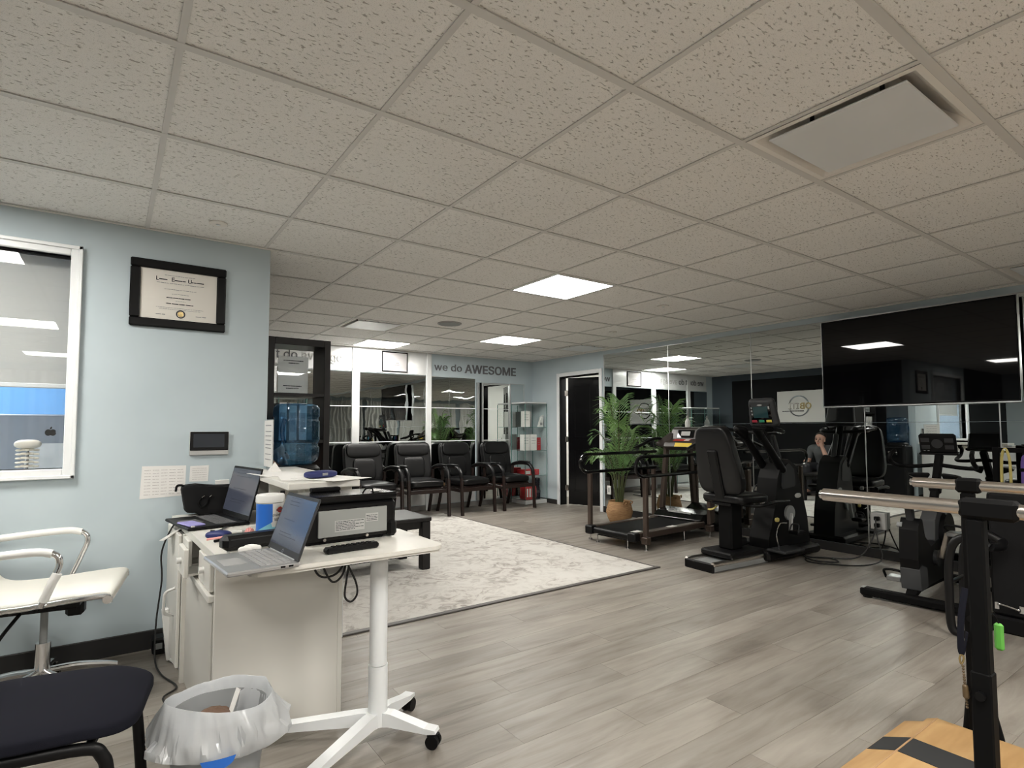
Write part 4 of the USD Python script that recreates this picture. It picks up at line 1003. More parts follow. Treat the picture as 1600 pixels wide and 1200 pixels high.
MB().lathe([(.056, .10), (.058, .12), (.055, .14)], n=20).build('strap', L['grey_dark'], t)

# bookcase and water dispenser
t = thing('bookcase', 'tall narrow open-backed black bookcase behind the water dispenser', 'bookcase', (1.095, 4.35, 0))
BX0, BX1, BYa, BYb, BH = .885, 1.325, 4.21, 4.50, 1.84
for lo, hi in (((BX0, BYa, 0), (BX0 + .045, BYb, BH)), ((BX1 - .045, BYa, 0), (BX1, BYb, BH))): MB().b2(lo, hi, .002).build('side_panel', L['espresso_wood'], t, smooth=False, w=True)
MB().b2((BX0 + .0455, BYa, BH - .05), (BX1 - .0455, BYb, BH), .002).build('top_panel', L['espresso_wood'], t, smooth=False, w=True)
for z in (.05, .40, .75, 1.08, 1.42): MB().b2((BX0 + .0455, BYa + .004, z), (BX1 - .0455, BYb, z + .022), .001).build('shelf', L['espresso_wood'], t, smooth=False, w=True)
MB().b2((BX0 + .0455, BYb - .012, .073), (BX1 - .0455, BYb - .004, .74)).build('back_panel', L['espresso_wood'], t, smooth=False, w=True)
t = thing('counter_sign', 'white printed sign in a clear stand on the upper shelf of the bookcase', 'sign', (1.075, 4.28, 1.4423), 0)
MB().b2((-.105, -.004, .004), (.105, .0, .27)).build('card', L['paper'], t, smooth=False)
MB().b2((-.107, -.0065, .0), (.107, -.0045, .273)).b2((-.107, -.04, 0), (.107, .04, .003)).build('stand', L['acrylic'], t, smooth=False)
s_ = MB(); T = frame((0, -.0042, 0), (1, 0, 0), (0, 0, 1))
for k, (a, b, y) in enumerate(((-.07, .07, .24), (-.035, .04, .222), (-.07, .06, .055), (-.05, .04, .038))): scribble(s_, T, a, b, y, .010, 700 + k, gap=.1)
s_.build('print', L['ink'], t, smooth=False, kind='stuff')
t = thing('mirror_stand', 'narrow white and silver stand beside the printed sign on the bookcase shelf', 'stand', (.955, 4.30, 1.4423))
MB().b2((-.018, -.01, .0), (.018, .01, .012), .002).b2((-.014, -.006, .0125), (.014, .004, .2), .003).build('body', L['aluminium'], t, smooth=False)
MB().sup((0, 0, .208), (.04, .02, .018), .8).build('cap', L['white_plastic'], t)
for k, x in enumerate((1.0, 1.07, 1.14)):
    t = thing('book', 'pale book standing on the bookcase shelf above the water bottle, number %s from the left' % ('one', 'two', 'three')[k], 'book', (x, 4.33, 1.1023))
    MB().b2((-.026, -.09, .0), (.026, .09, .27), .002).build('cover', L['paper' if k != 1 else 'paper_aged'], t, smooth=False)
    MB().b2((-.018, -.0915, .06), (.018, -.0902, .2)).build('spine_label', L['grey_light'], t, smooth=False)

t = thing('water_dispenser', 'black water dispenser standing at the end of the reception counter', 'water dispenser', (1.0, 3.87, 0))
MB().box((0, 0, .45), (.31, .32, .90), .02).build('cabinet', L['black_plastic'], t, smooth=False)
MB().lathe([(.15, .90), (.15, .925), (.13, .945), (.05, .93), (.0005, .93)], n=36).build('collar', L['black_plastic'], t)
for k, mm in enumerate(('print_red', 'label_blue')):
    MB().cyl((.155, -.05 + .1 * k, .80), (.20, -.05 + .1 * k, .795), .014, n=12).b2((.17, -.062 + .1 * k, .75), (.195, -.038 + .1 * k, .795), .003).build('tap', L['chrome'], t)
MB().b2((.1545, -.12, .60), (.158, .12, .86)).build('recess', L['black_gloss'], t, smooth=False)
MB().b2((.15, -.09, .585), (.20, .09, .6), .004).build('drip_tray', L['grey_dark'], t, smooth=False)
for y in (-.04, .0): MB().cyl((.12, -.12 + y, .9003), (.12, -.12 + y, .906), .008, n=12).build('button', L['white_plastic'], t)
t = thing('water_bottle', 'big translucent blue water bottle upside down on the dispenser', 'water bottle', (1.0, 3.87, .9465))
R_ = .146
MB().lathe([(.03, .0), (.10, .004), (.136, .035), (R_, .07), (R_, .115), (.137, .125), (.137, .145), (R_, .155), (R_, .285), (.138, .296), (.138, .312), (R_, .322), (R_ * .99, .375), (.125, .40), (.07, .405), (.05, .395), (.0005, .392)], n=48).build('shell', L['bottle_blue'], t, smooth=50)
MB().tube([(-.10, -.11, .30), (-.115, -.12, .25), (-.115, -.12, .19), (-.10, -.11, .15)], .013).build('handle', L['bottle_blue'], t)

# bench and the seated person seen in the mirror
t = thing('bench', 'low black bench against the black wall, seen in the mirror', 'bench', (1.02, 5.04, 0))
MB().box((0, 0, .305), (.40, 1.0, .09), .02).build('seat', L['black_leather'], t, smooth=False)
for sy in (-1, 1):
    for sx in (-1, 1): MB().box((sx * .16, sy * .44, .13), (.04, .04, .26), .004).build('leg', L['espresso_wood'], t, smooth=False)


def limb(chain):
    out = None
    for a, b in zip(chain[:-1], chain[1:]):
        P = np.vstack([trimesh.creation.icosphere(2, q[3]).vertices + np.array(q[:3]) for q in (a, b)])
        h = m3.Manifold.hull_points(P)
        out = h if out is None else out + h
    return out


def smooth_body(man, edge=.02, it=10):
    k = man.refine_to_length(edge).to_mesh()
    m = trimesh.Trimesh(np.array(k.vert_properties[:, :3], float), np.array(k.tri_verts))
    trimesh.smoothing.filter_taubin(m, lamb=.5, nu=.52, iterations=it)
    return m


PXp, PYp = .99, 5.04
t = thing('person', 'person in dark grey sitting hand at chin, seen in the mirror', 'person', (PXp, PYp, -.0))
SZ = -.075
pel, che, nek, hed = (-.04, 0, .56 + SZ), (.06, 0, .83 + SZ), (.10, 0, .955 + SZ), (.145, -.01, 1.045 + SZ)
body = limb([(*pel, .13), (.0, 0, .70 + SZ, .12), (*che, .125)]) + limb([(.06, -.15, .88 + SZ, .065), (.06, .15, .88 + SZ, .065)]) + limb([(.07, 0, .90 + SZ, .07), (*nek, .055), (.125, -.005, 1.0 + SZ, .055)])
for s__ in (-1, 1):
    hip, knee, ank = (-.02, s__ * .09, .53 + SZ), (.36, s__ * .12, .50), (.34, s__ * .12, .09)
    body += limb([(*hip, .095), (*knee, .062)]) + limb([(*knee, .06), (.35, s__ * .12, .32, .055), (*ank, .042)]) + limb([(*ank, .042), (.46, s__ * .13, .04, .036)])
arms = {-1: [(.06, -.19, .88 + SZ, .05), (.24, -.17, .63, .042), (.215, -.07, .93 + SZ, .030)], 1: [(.06, .19, .88 + SZ, .05), (.10, .24, .64 + SZ, .042), (.30, .16, .60, .031)]}
for s__, ch in arms.items():
    body += limb(ch)
    w_ = np.array(ch[-1][:3]); d_ = w_ - np.array(ch[-2][:3]); d_ /= np.linalg.norm(d_)
    side = np.cross(d_, [1, 0, 0] if s__ < 0 else [0, 0, 1]); side /= np.linalg.norm(side); nrm = np.cross(d_, side)
    pc = w_ + d_ * .05
    body += limb([(*w_, .026), (*(pc + side * .018), .017), (*(pc - side * .018), .017), (*w_, .026)])
    for q in range(4):
        b0 = pc + side * (-.03 + .02 * q) + d_ * .01; L_ = (.030, .036, .034, .026)[q]
        body += limb([(*b0, .0095), (*(b0 + d_ * L_ + nrm * .008), .009), (*(b0 + d_ * L_ * 1.5 + nrm * .03), .008)])
    body += limb([(*(w_ + d_ * .015 + side * .02), .011), (*(w_ + d_ * .045 + side * .045 + nrm * .01), .010), (*(w_ + d_ * .07 + side * .045 + nrm * .02), .009)])
head = limb([(hed[0] - .015, hed[1], hed[2] + .035, .085), (hed[0] + .02, hed[1], hed[2] - .045, .058), (hed[0] + .035, hed[1], hed[2] - .085, .035)])
head += limb([(hed[0] + .085, hed[1], hed[2] + .005, .012), (hed[0] + .10, hed[1], hed[2] - .03, .014)])
for s__ in (-1, 1): head += limb([(hed[0] - .005, hed[1] + s__ * .078, hed[2] + .01, .014), (hed[0] - .0, hed[1] + s__ * .08, hed[2] - .025, .011)])
MB().add(smooth_body(body + head, .018, 8)).build('body', L['skin'], t, smooth=True)
torso = limb([(*pel, .142), (.0, 0, .70 + SZ, .134), (*che, .14)]) + limb([(.06, -.16, .88 + SZ, .078), (.06, .16, .88 + SZ, .078)])
for ch in arms.values():
    a, b = np.array(ch[0][:3]), np.array(ch[1][:3]); torso += limb([(*a, .064), (*(a + (b - a) * .55), .058)])
MB().add(smooth_body(torso, .022, 8)).build('shirt', L['shirt'], t, smooth=True)
tro = limb([(-.04, -.05, .55 + SZ, .135), (-.04, .05, .55 + SZ, .135)])
for s__ in (-1, 1): tro += limb([(-.02, s__ * .09, .53 + SZ, .108), (.36, s__ * .12, .50, .075)]) + limb([(.36, s__ * .12, .50, .073), (.34, s__ * .12, .12, .06)])
MB().add(smooth_body(tro, .025, 8)).build('trousers', L['trousers'], t, smooth=True)
for s__ in (-1, 1):
    MB().add(smooth_body(limb([(.32, s__ * .12, .045, .046), (.47, s__ * .135, .038, .04)]), .015, 5)).build('shoe', L['black_matte'], t, smooth=True)
    MB().sup((hed[0] + .068, hed[1] + s__ * .032, hed[2] + .012), (.014, .028, .016), 1, n=12).build('eye', L['black_gloss'], t)
    MB().sup((hed[0] + .073, hed[1] + s__ * .034, hed[2] + .034), (.012, .04, .009), 1, n=10).build('eyebrow', L['hair'], t)
MB().sup((hed[0] + .076, hed[1], hed[2] - .062), (.012, .045, .010), 1, n=12).build('mouth', L['label_red'], t)
MB().sup((hed[0] - .04, hed[1], hed[2] + .065), (.17, .175, .13), .9, n=24, T=rot(ry=-18)).build('hair', L['hair'], t)

# logo sign on the black wall (read in the mirror)
t = thing('wall_sign', 'white sign board with a metal ring logo on the black wall, seen in the mirror', 'sign', (PX, 5.54, 1.59))
Ts = lambda y, z, o=.0: frame((PX + .0125 + o, y, z), (0, 1, 0), (0, 0, 1))
MB(Ts(5.09, 1.29)).b2((0, 0, 0), (.90, .60, .018), .003).build('board', L['paper'], t, smooth=False, w=True)
c_ = (.47, .31)
ring = Point(*c_).buffer(.20, quad_segs=24).difference(Point(*c_).buffer(.178, quad_segs=24)).difference(sbox(.2, .25, .8, .37))
MB(Ts(5.09, 1.29, .018)).ext(ring, .012).build('ring', L['chrome'], t, smooth=False, w=True)
MB().text('OB', .11, Ts(5.33, 1.545, .018), width=.21, bold=True, depth=.012).build('letters', L['gold'], t, smooth=False, w=True)
MB().text('ITI', .11, Ts(5.56, 1.545, .018), width=.20, bold=True, depth=.012).build('letters', L['steel'], t, smooth=False, w=True)
s_ = MB(); scribble(s_, Ts(5.09, 1.29, .018), .38, .80, .215, .03, 9, gap=.15, depth=.006); s_.build('small_print', L['ink'], t, smooth=False, kind='stuff', w=True)

# potted palm beside the door
t = thing('potted_palm', 'tall potted palm in a woven belly basket between the door and the treadmill', 'potted plant', (5.24, 5.05, 0))
bk = MB().lathe([(.0005, .0), (.115, .002), (.145, .06), (.168, .14), (.155, .20), (.135, .26), (.138, .275), (.128, .272), (.13, .22), (.0005, .215)], n=40).build('basket', L['basket'], t, smooth=50)
for s__ in (-1, 1): MB().tube([(.05 * s__ - .0, -.145 * 1, .24), (.05 * s__ + .02, -.155, .27), (.05 * s__ - .02, -.15, .285), (.05 * s__ - .03, -.14, .25)], .007).build('handle', L['basket'], bk)
MB().cyl((0, 0, .215), (0, 0, .232), .128, n=30).build('soil', L['soil'], t)
rng = random.Random(21)
for k in range(13):
    az = k * 2.399 + .6; tall = max(0, 1 - k / 9)
    ht = .66 + .66 * tall + rng.uniform(-.03, .03); reach = (.10 + .22 * (1 - tall)) * rng.uniform(.9, 1.1)
    dx, dy = math.cos(az), math.sin(az)
    if dx * reach > .28: reach = .28 / dx
    b0 = np.array([dx * .04, dy * .04, .225]); tip = np.array([dx * reach, dy * reach, .22 + ht])
    P = spline([b0, b0 + (tip - b0) * (.12, .12, .38), b0 + (tip - b0) * (.42, .42, .76), tip, tip + np.array([dx * .10, dy * .10, -.02 - .05 * (1 - tall)])], 8)
    MB().tube([P[0], P[8], P[16], P[24], P[-1]], np.linspace(.008, .003, 17), n=6, sub=4).build('stem', L['palm_stem'], t)
    v = []; f_ = []; n = len(P)
    t_ = np.gradient(P, axis=0); t_ /= np.linalg.norm(t_, axis=1, keepdims=True)
    m_ = 24
    for q in range(m_):
        u = .36 + .64 * q / (m_ - 1); x = u * (n - 1); i0 = min(int(x), n - 2); fr_ = x - i0
        p = P[i0] * (1 - fr_) + P[i0 + 1] * fr_; tt = t_[i0]
        sd_ = np.array([-dy, dx, 0]); up = np.cross(sd_, tt)
        ln = .25 * math.sin(PI * (.16 + .74 * (u - .36) / .64)) * (.8 + .3 * tall) + .03
        for s__ in (-1, 1):
            d_ = tt * .78 + sd_ * s__ * .70 + up * .05; d_ /= np.linalg.norm(d_)
            wv = np.cross(d_, up); wv /= np.linalg.norm(wv)
            m1 = p + d_ * ln * .5 + np.array([0, 0, .006]); e = p + d_ * ln * .95 + np.array([0, 0, -.22 * ln])
            b = len(v)
            v += [p - wv * .003, p + wv * .003, m1 - wv * .0075, m1 + wv * .0075, e]
            f_ += [[b, b + 1, b + 3], [b, b + 3, b + 2], [b + 2, b + 3, b + 4]]
    vv = np.array(v); vv[:, 0] = np.minimum(vv[:, 0], MX - .03 - 5.24)
    MB().add(trimesh.Trimesh(vv, f_, process=False)).build('frond', L['palm_leaf' if k % 3 else 'palm_leaf_dark'], t, smooth=False)
t = thing('mirror_outlet', 'white outlet plate low on the mirror wall behind the palm', 'outlet', (MX, 5.7, .30))
MB().b2((MX - .013, 5.665, .26), (MX - .0105, 5.735, .38), .001).build('plate', L['white_plastic'], t, smooth=False, w=True)
MB().b2((MX - .0145, 5.685, .29), (MX - .0129, 5.715, .35)).build('socket', L['grey_light'], t, smooth=False, w=True)

# ------------------------------------------------------------------ television
t = thing('television', 'huge black wall-mounted television over the mirror wall', 'television', (MX, 1.97, 1.4))
A = frame((MX - .075, 1.245, 1.385), (0, 1, 0), (0, 0, 1))    # local z points to -x? flipped below
TVW, TVH = 1.455, .815
MB().b2((MX - .10, 1.245, 1.39), (MX - .055, 1.245 + TVW, 1.39 + TVH), .006).build('case', L['black_plastic'], t, smooth=False, w=True)
MB().b2((MX - .1035, 1.255, 1.402), (MX - .0995, 1.235 + TVW, 1.38 + TVH)).build('screen', L['screen_off'], t, smooth=False, w=True)
for lo, hi in (((MX - .106, 1.241, 1.386), (MX - .055, 1.2449, 1.39 + TVH + .004)), ((MX - .106, 1.2451 + TVW, 1.386), (MX - .055, 1.249 + TVW, 1.39 + TVH + .004)), ((MX - .106, 1.245, 1.38), (MX - .055, 1.245 + TVW, 1.3899)), ((MX - .106, 1.245, 1.3901 + TVH), (MX - .055, 1.245 + TVW, 1.394 + TVH))):
    MB().b2(lo, hi).build('bezel', L['aluminium'], t, smooth=False, w=True)
MB().b2((MX - .055, 1.6, 1.55), (MX - .0105, 2.3, 2.0), .004).build('wall_mount', L['black_matte'], t, smooth=False, w=True)

# ------------------------------------------------------------------ exercise machines
# treadmill with long handrails
t = thing('treadmill', 'therapy treadmill with long looped handrails and brown posts beside the palm', 'treadmill', (4.86, 4.16, 0), 3)
MB().b2((-.70, -.245, .135), (.42, .245, .155), .006).build('belt', L['black_matte'], t, smooth=False)
for s__ in (-1, 1):
    MB().b2((-.72, s__ * .285 - .04, .10), (.45, s__ * .285 + .04, .165), .008).build('side_rail', L['brown_metal'], t, smooth=False)
    MB().b2((-.745, s__ * .285 - .05, .085), (-.66, s__ * .285 + .05, .17), .01).build('roller_cap', L['black_plastic'], t, smooth=False)
MB().cyl((-.70, -.23, .125), (-.70, .23, .125), .03, n=18).build('roller', L['black_plastic'], t)
MB().b2((-.66, -.22, .07), (.40, .22, .13)).build('deck', L['grey_dark'], t, smooth=False)
MB().xz([(.38, .08), (.38, .17), (.45, .23), (.62, .26), (.74, .20), (.77, .08)], -.31, .31, .03).build('motor_hood', L['black_gloss'], t)
MB().b2((.44, -.15, .222), (.47, .15, .236)).build('hood_label', L['grey_light'], t, smooth=False)
for x, y in ((-.62, -.245), (-.1, -.285)): MB().b2((x - .05, y - .03, .1655), (x + .06, y + .03, .168)).build('label', L['paper'], t, smooth=False)
for x, y in ((-.62, -.37), (-.62, .37), (.47, -.37), (.47, .37)):
    MB().b2((x - .022, y - .022, .13), (x + .022, y + .022, .70), .006).build('post', L['brown_metal'], t, smooth=False)
    MB().b2((x - .035, y - .035, .06), (x + .035, y + .035, .129), .006).b2((x - .03, min(y, y * .85) - .005, .09), (x + .03, max(y, y * .85) + .005, .125)).build('post_bracket', L['brown_metal'], t, smooth=False)
    MB().cyl((x, y, .0), (x, y, .06), .008, n=10).cyl((x, y, 0), (x, y, .01), .022, n=14).build('levelling_foot', L['chrome'], t)
for x, y in ((-.69, -.2), (-.69, .2), (.1, -.30), (.1, .3)): MB().cyl((x, y, 0), (x, y, .1), .007, n=10).cyl((x, y, 0), (x, y, .01), .02, n=14).build('levelling_foot', L['chrome'], t)
for y in (-.37, .37):
    MB().tube([(.52, y, .905), (.2, y, .905), (-.5, y, .905), (-.66, y, .905), (-.735, y, .875), (-.765, y, .81), (-.735, y, .745), (-.66, y, .715), (-.5, y, .715), (.2, y, .715), (.52, y, .715)], .017, n=10).build('handrail', L['black_gloss'], t)
for s__ in (-1, 1):
    MB().bar((.56, s__ * .33, .14), (.66, s__ * .31, 1.02), .05, .07, .01, up=(1, 0, 0)).build('upright', L['brown_metal'], t, smooth=False)
    MB().tube([(.60, s__ * .30, 1.05), (.45, s__ * .33, 1.06), (.25, s__ * .34, 1.0), (.12, s__ * .34, .96)], .018, n=10).build('front_handle', L['black_plastic'], t)
con = MB()
pts = [(.50, .93), (.44, .97), (.47, 1.02), (.58, 1.06), (.62, 1.17), (.67, 1.20), (.72, 1.18), (.70, 1.0), (.60, .93)]
con.xz(pts, -.20, .20, .012)
cp = con.build('console', L['brown_plastic'], t)
for s__ in (-1, 1):
    MB().hull([(.62, s__ * .19, 1.10, .03), (.66, s__ * .19, 1.14, .03), (.52, s__ * .33, 1.0, .028), (.62, s__ * .33, 1.0, .03), (.54, s__ * .2, .98, .03)]).build('console_wing', L['brown_plastic'], t)
As = frame((.598, 0, 1.115), (0, -1, 0), (.34, 0, .94))
MB(As).b2((-.11, -.045, 0), (.11, .05, .004), .001).build('display', L['screen_off'], cp, smooth=False)
MB(As).b2((-.06, -.02, .0042), (.06, .032, .006)).build('window', L['grey_light'], cp, smooth=False)
Ab = frame((.522, 0, 1.042), (0, -1, 0), (.94, 0, .34))
MB(Ab).b2((-.12, -.012, -.001), (.10, .04, .0022)).build('sticker_red', L['label_red'], cp, smooth=False)
MB(Ab).b2((.03, -.010, .0023), (.095, .034, .003)).build('sticker_white', L['paper'], cp, smooth=False)
Ay = frame((.4475, 0, .99), (0, -1, 0), (.52, 0, .85))
MB(Ay).b2((-.05, -.020, -.001), (.17, .030, .003)).build('sticker_yellow', L['label_yellow'], cp, smooth=False)
t2 = thing('spray_bottle', 'small white spray bottle standing on the treadmill console', 'bottle', (5.53, 4.22, 1.195))
MB().lathe([(.0005, 0), (.028, .001), (.03, .06), (.022, .085), (.012, .095), (.012, .11)], n=20).build('body', L['white_plastic'], t2)
MB().lathe([(.014, .11), (.014, .125), (.006, .14), (.0005, .141)], n=16).build('cap', L['grey_light'], t2)

# recumbent bike, rider side towards the camera
t = thing('recumbent_bike', 'black recumbent exercise bike with a high seat and a colour console', 'exercise bike', (4.75, 2.95, 0), -4)
MB().b2((-.70, -.15, .0), (.05, .15, .06), .012).build('rail_base', L['grey_mid'], t, smooth=False)
for y in (-.135, .135): MB().b2((-.71, y - .022, .045), (.06, y + .022, .085), .012).build('rail', L['steel'], t, smooth=False)
MB().b2((-.715, -.15, .0), (-.69, .15, .075), .008).build('end_cap', L['black_plastic'], t, smooth=False)
MB().b2((-.50, -.16, .0855), (-.05, .16, .135), .012).build('carriage', L['black_plastic'], t, smooth=False)
MB().b2((-.37, -.07, .135), (-.22, .07, .53), .012).build('seat_post', L['black_matte'], t, smooth=False)
MB().b2((-.22, -.05, .15), (-.13, .05, .22), .01).build('post_stop', L['black_plastic'], t, smooth=False)
MB().sup((-.22, 0, .575), (.42, .44, .09), .35, .5).build('seat', L['black_leather'], t)
MB().b2((-.42, -.10, .515), (.05, .10, .545), .01).build('seat_bracket', L['black_plastic'], t, smooth=False)
A = rot(ry=-14); A[:3, 3] = (-.37, 0, .62)
MB(A).sup((0, 0, .30), (.10, .45, .60), .32, .32, fn=lambda v: v * np.stack([1 + 0 * v[:, 0], 1 - .75 * np.clip(v[:, 2] + .1, 0, 1), 1 + 0 * v[:, 0]], 1)).build('backrest', L['black_leather'], t)
MB(A).b2((-.07, -.05, -.06), (-.03, .05, .40), .012).build('back_spine', L['black_plastic'], t, smooth=False)
for s__ in (-1, 1):
    MB().tube([(-.30, s__ * .12, .53), (-.28, s__ * .27, .53), (-.10, s__ * .30, .55), (.12, s__ * .29, .545)], .016, n=10).build('side_handle', L['black_plastic'], t)
    MB().cyl((.0, s__ * .10, .53), (.0, s__ * .125, .53), .022, n=16).build('adjuster_knob', L['grey_light'], t)
MB().tube([(-.36, .08, .50), (-.40, .10, .47), (-.38, .16, .46), (-.28, .18, .455)], .008).build('lever', L['tube_yellow'], t)
sh = MB().xz([(.10, .05), (.10, .18), (.20, .45), (.25, .72), (.32, .86), (.42, .90), (.54, .83), (.62, .62), (.70, .35), (.74, .05)], -.10, .10, .04)
sh.build('shroud', L['black_plastic'], t)
MB().xz([(.30, .62), (.32, .80), (.42, .86), (.50, .80), (.52, .64)], -.108, .108, .03).build('shroud_cap', L['grey_dark'], t)
MB().b2((-.05, -.20, .02), (.75, .20, .10), .02).build('front_base', L['black_plastic'], t, smooth=False)
for s__ in (-1, 1):
    MB().b2((.0, s__ * .23 - .09, .10), (.30, s__ * .23 + .09, .125), .008).build('step_plate', L['grey_dark'], t, smooth=False)
    MB().cyl((.40, s__ * .105, .40), (.40, s__ * .125, .40), .07, n=24).build('crank_disc', L['grey_mid'], t)
    e = (.40 + s__ * .03, s__ * .14, .40 + s__ * .16)
    MB().bar((.40, s__ * .13, .40), e, .02, .035, .006, up=(0, 1, 0)).build('crank_arm', L['grey_light'], t, smooth=False)
    MB().b2((e[0] - .06, s__ * .20 - .05, e[2] - .016), (e[0] + .06, s__ * .20 + .05, e[2] + .016), .008).build('pedal', L['black_plastic'], t, smooth=False)
    MB().tube([(e[0] - .05, s__ * .16, e[2] + .01), (e[0] - .02, s__ * .17, e[2] + .07), (e[0] - .02, s__ * .23, e[2] + .07), (e[0] - .05, s__ * .245, e[2] + .01)], .006).build('toe_strap', L['grey_dark'], t)
    MB().sup((.56, s__ * .101, .55), (.10, .012, .045), .9, n=20).build('badge', L['grey_light'], t)
MB().tube([(.10, -.20, .12), (.07, -.2, .24), (.12, -.2, .335), (.22, -.2, .335)], .006).build('toe_guard', L['chrome'], t)
MB().sup((.17, -.14, .36), (.05, .03, .04), .8, n=14).build('yellow_knob', L['tube_yellow'], t)
MB().bar((.36, 0, .85), (.22, 0, 1.22), .07, .06, .015, up=(1, 0, 0)).build('mast', L['black_plastic'], t, smooth=False)
MB().bar((.46, 0, .82), (.34, 0, 1.12), .05, .04, .01, up=(1, 0, 0)).build('mast_brace', L['grey_dark'], t, smooth=False)
for s__ in (-1, 1):
    MB().tube([(.24, s__ * .03, 1.14), (.20, s__ * .2, 1.15), (.04, s__ * .24, 1.17), (-.10, s__ * .22, 1.18), (-.16, s__ * .14, 1.19)], .018, n=10).build('handlebar', L['black_plastic'], t)
    MB().cyl((-.02, s__ * .235, 1.175), (-.10, s__ * .22, 1.18), .026, n=14).build('grip', L['black_matte'], t)
    MB().cyl((.10, s__ * .225, 1.16), (.14, s__ * .215, 1.158), .024, n=14).build('heart_sensor', L['chrome'], t)
for s__ in (-1, 1):
    MB().hull([(-.04, s__ * .10, 1.175, .035), (.03, s__ * .08, 1.16, .04), (.05, s__ * .08, 1.10, .03)]).build('arm_hub', L['black_plastic'], t)
    MB().hull([(.03, s__ * .085, 1.14, .03), (.34, s__ * .09, .80, .038)]).build('arm_strut', L['black_plastic'], t)
A = rot(ry=-12); A[:3, 3] = (.22, 0, 1.19)
hd = MB(A).hull([(.02, y, z, .035) for y in (-.115, .115) for z in (.04,)] + [(.02, y, .235, .04) for y in (-.09, .09)] + [(.07, 0, .06, .04), (.06, 0, .22, .04)]).build('console', L['grey_dark'], t)
MB(A).b2((-.0190, -.105, .04), (-.0145, .105, .225), .002).build('console_face', L['screen_off'], hd, smooth=False)
MB(A).b2((-.0205, -.075, .095), (-.0189, .075, .20)).build('display', L['console_screen'], hd, smooth=False)
for y, mm in ((.075, 'print_red'), (.0, 'print_green'), (-.075, 'print_yellow')): MB(A).b2((-.0205, y - .027, .052), (-.0189, y + .027, .076), .0005).build('key', L[mm], hd, smooth=False)
for z in (.12, .15, .18):
    MB(A).b2((-.0205, .082, z), (-.0189, .097, z + .018)).build('side_key', L['grey_mid'], hd, smooth=False)
MB(A).b2((-.0205, -.097, .175), (-.0189, -.082, .20)).build('side_key', L['grey_light'], hd, smooth=False)
MB(A).sup((-.0195, 0, .215), (.004, .05, .013), .9, n=16).build('badge', L['grey_light'], hd)

# upright bike
t = thing('upright_bike', 'black upright exercise bike with a tablet-shaped console, right of the recumbent bike', 'exercise bike', (4.85, 1.625, 0), 4)
MB().bar((-.46, -.29, .04), (-.46, .29, .04), .075, .055, .012).build('stabiliser', L['black_matte'], t, smooth=False)
MB().bar((.42, -.25, .04), (.42, .25, .04), .07, .055, .012).build('stabiliser', L['black_matte'], t, smooth=False)
for x, yy in ((-.46, .25), (.42, .22)):
    for s__ in (-1, 1): MB().cyl((x, s__ * yy, 0), (x, s__ * yy, .018), .03, n=16).build('foot', L['black_plastic'], t)
MB().b2((-.49, .262, .0655), (-.43, .288, .069), .001).build('end_label', L['grey_light'], t, smooth=False)
MB().xz([(-.46, .045), (-.40, .09), (-.30, .16), (.30, .12), (.42, .03), (.36, .05), (-.3, .07)], -.03, .03).build('frame_beam', L['black_matte'], t)
MB().xz([(-.40, .10), (-.44, .30), (-.43, .50), (-.38, .575), (-.33, .56), (-.28, .44), (-.16, .36), (.05, .38), (.28, .42), (.40, .35), (.38, .16), (.2, .10)], -.055, .055, .025).build('shroud', L['black_plastic'], t)
MB().xz([(-.405, .09), (-.43, .24), (-.38, .26), (-.27, .23), (-.26, .10)], -.058, .058, .01).build('shroud_lower', L['slate_plastic'], t)
MB().cyl((.22, -.075, .40), (.22, .075, .40), .155, n=36).build('flywheel_cover', L['black_plastic'], t)
MB().bar((-.36, 0, .52), (-.40, 0, .645), .045, .045, .006, up=(1, 0, 0)).build('seat_post', L['grey_dark'], t, smooth=False)
MB().sup((-.40, 0, .672), (.26, .19, .065), .7, .7, fn=lambda v: v * np.stack([1 + 0 * v[:, 0], 1 - 1.9 * np.clip(v[:, 0] - .02, 0, .3), 1 + 0 * v[:, 0]], 1)).build('saddle', L['black_leather'], t)
MB().cyl((-.405, .04, .52), (-.405, .07, .52), .02, n=16).build('adjuster_knob', L['grey_mid'], t)
MB().xz([(-.02, .36), (.0, .52), (.10, .62), (.20, .60), (.24, .40)], -.045, .045, .02).build('mast_fairing', L['slate_plastic'], t)
MB().bar((.12, 0, .56), (.36, 0, .98), .05, .05, .008, up=(1, 0, 0)).build('mast', L['black_matte'], t, smooth=False)
MB().bar((.20, 0, .70), (.235, 0, .76), .07, .07, .012, up=(1, 0, 0)).build('mast_clamp', L['black_plastic'], t, smooth=False)
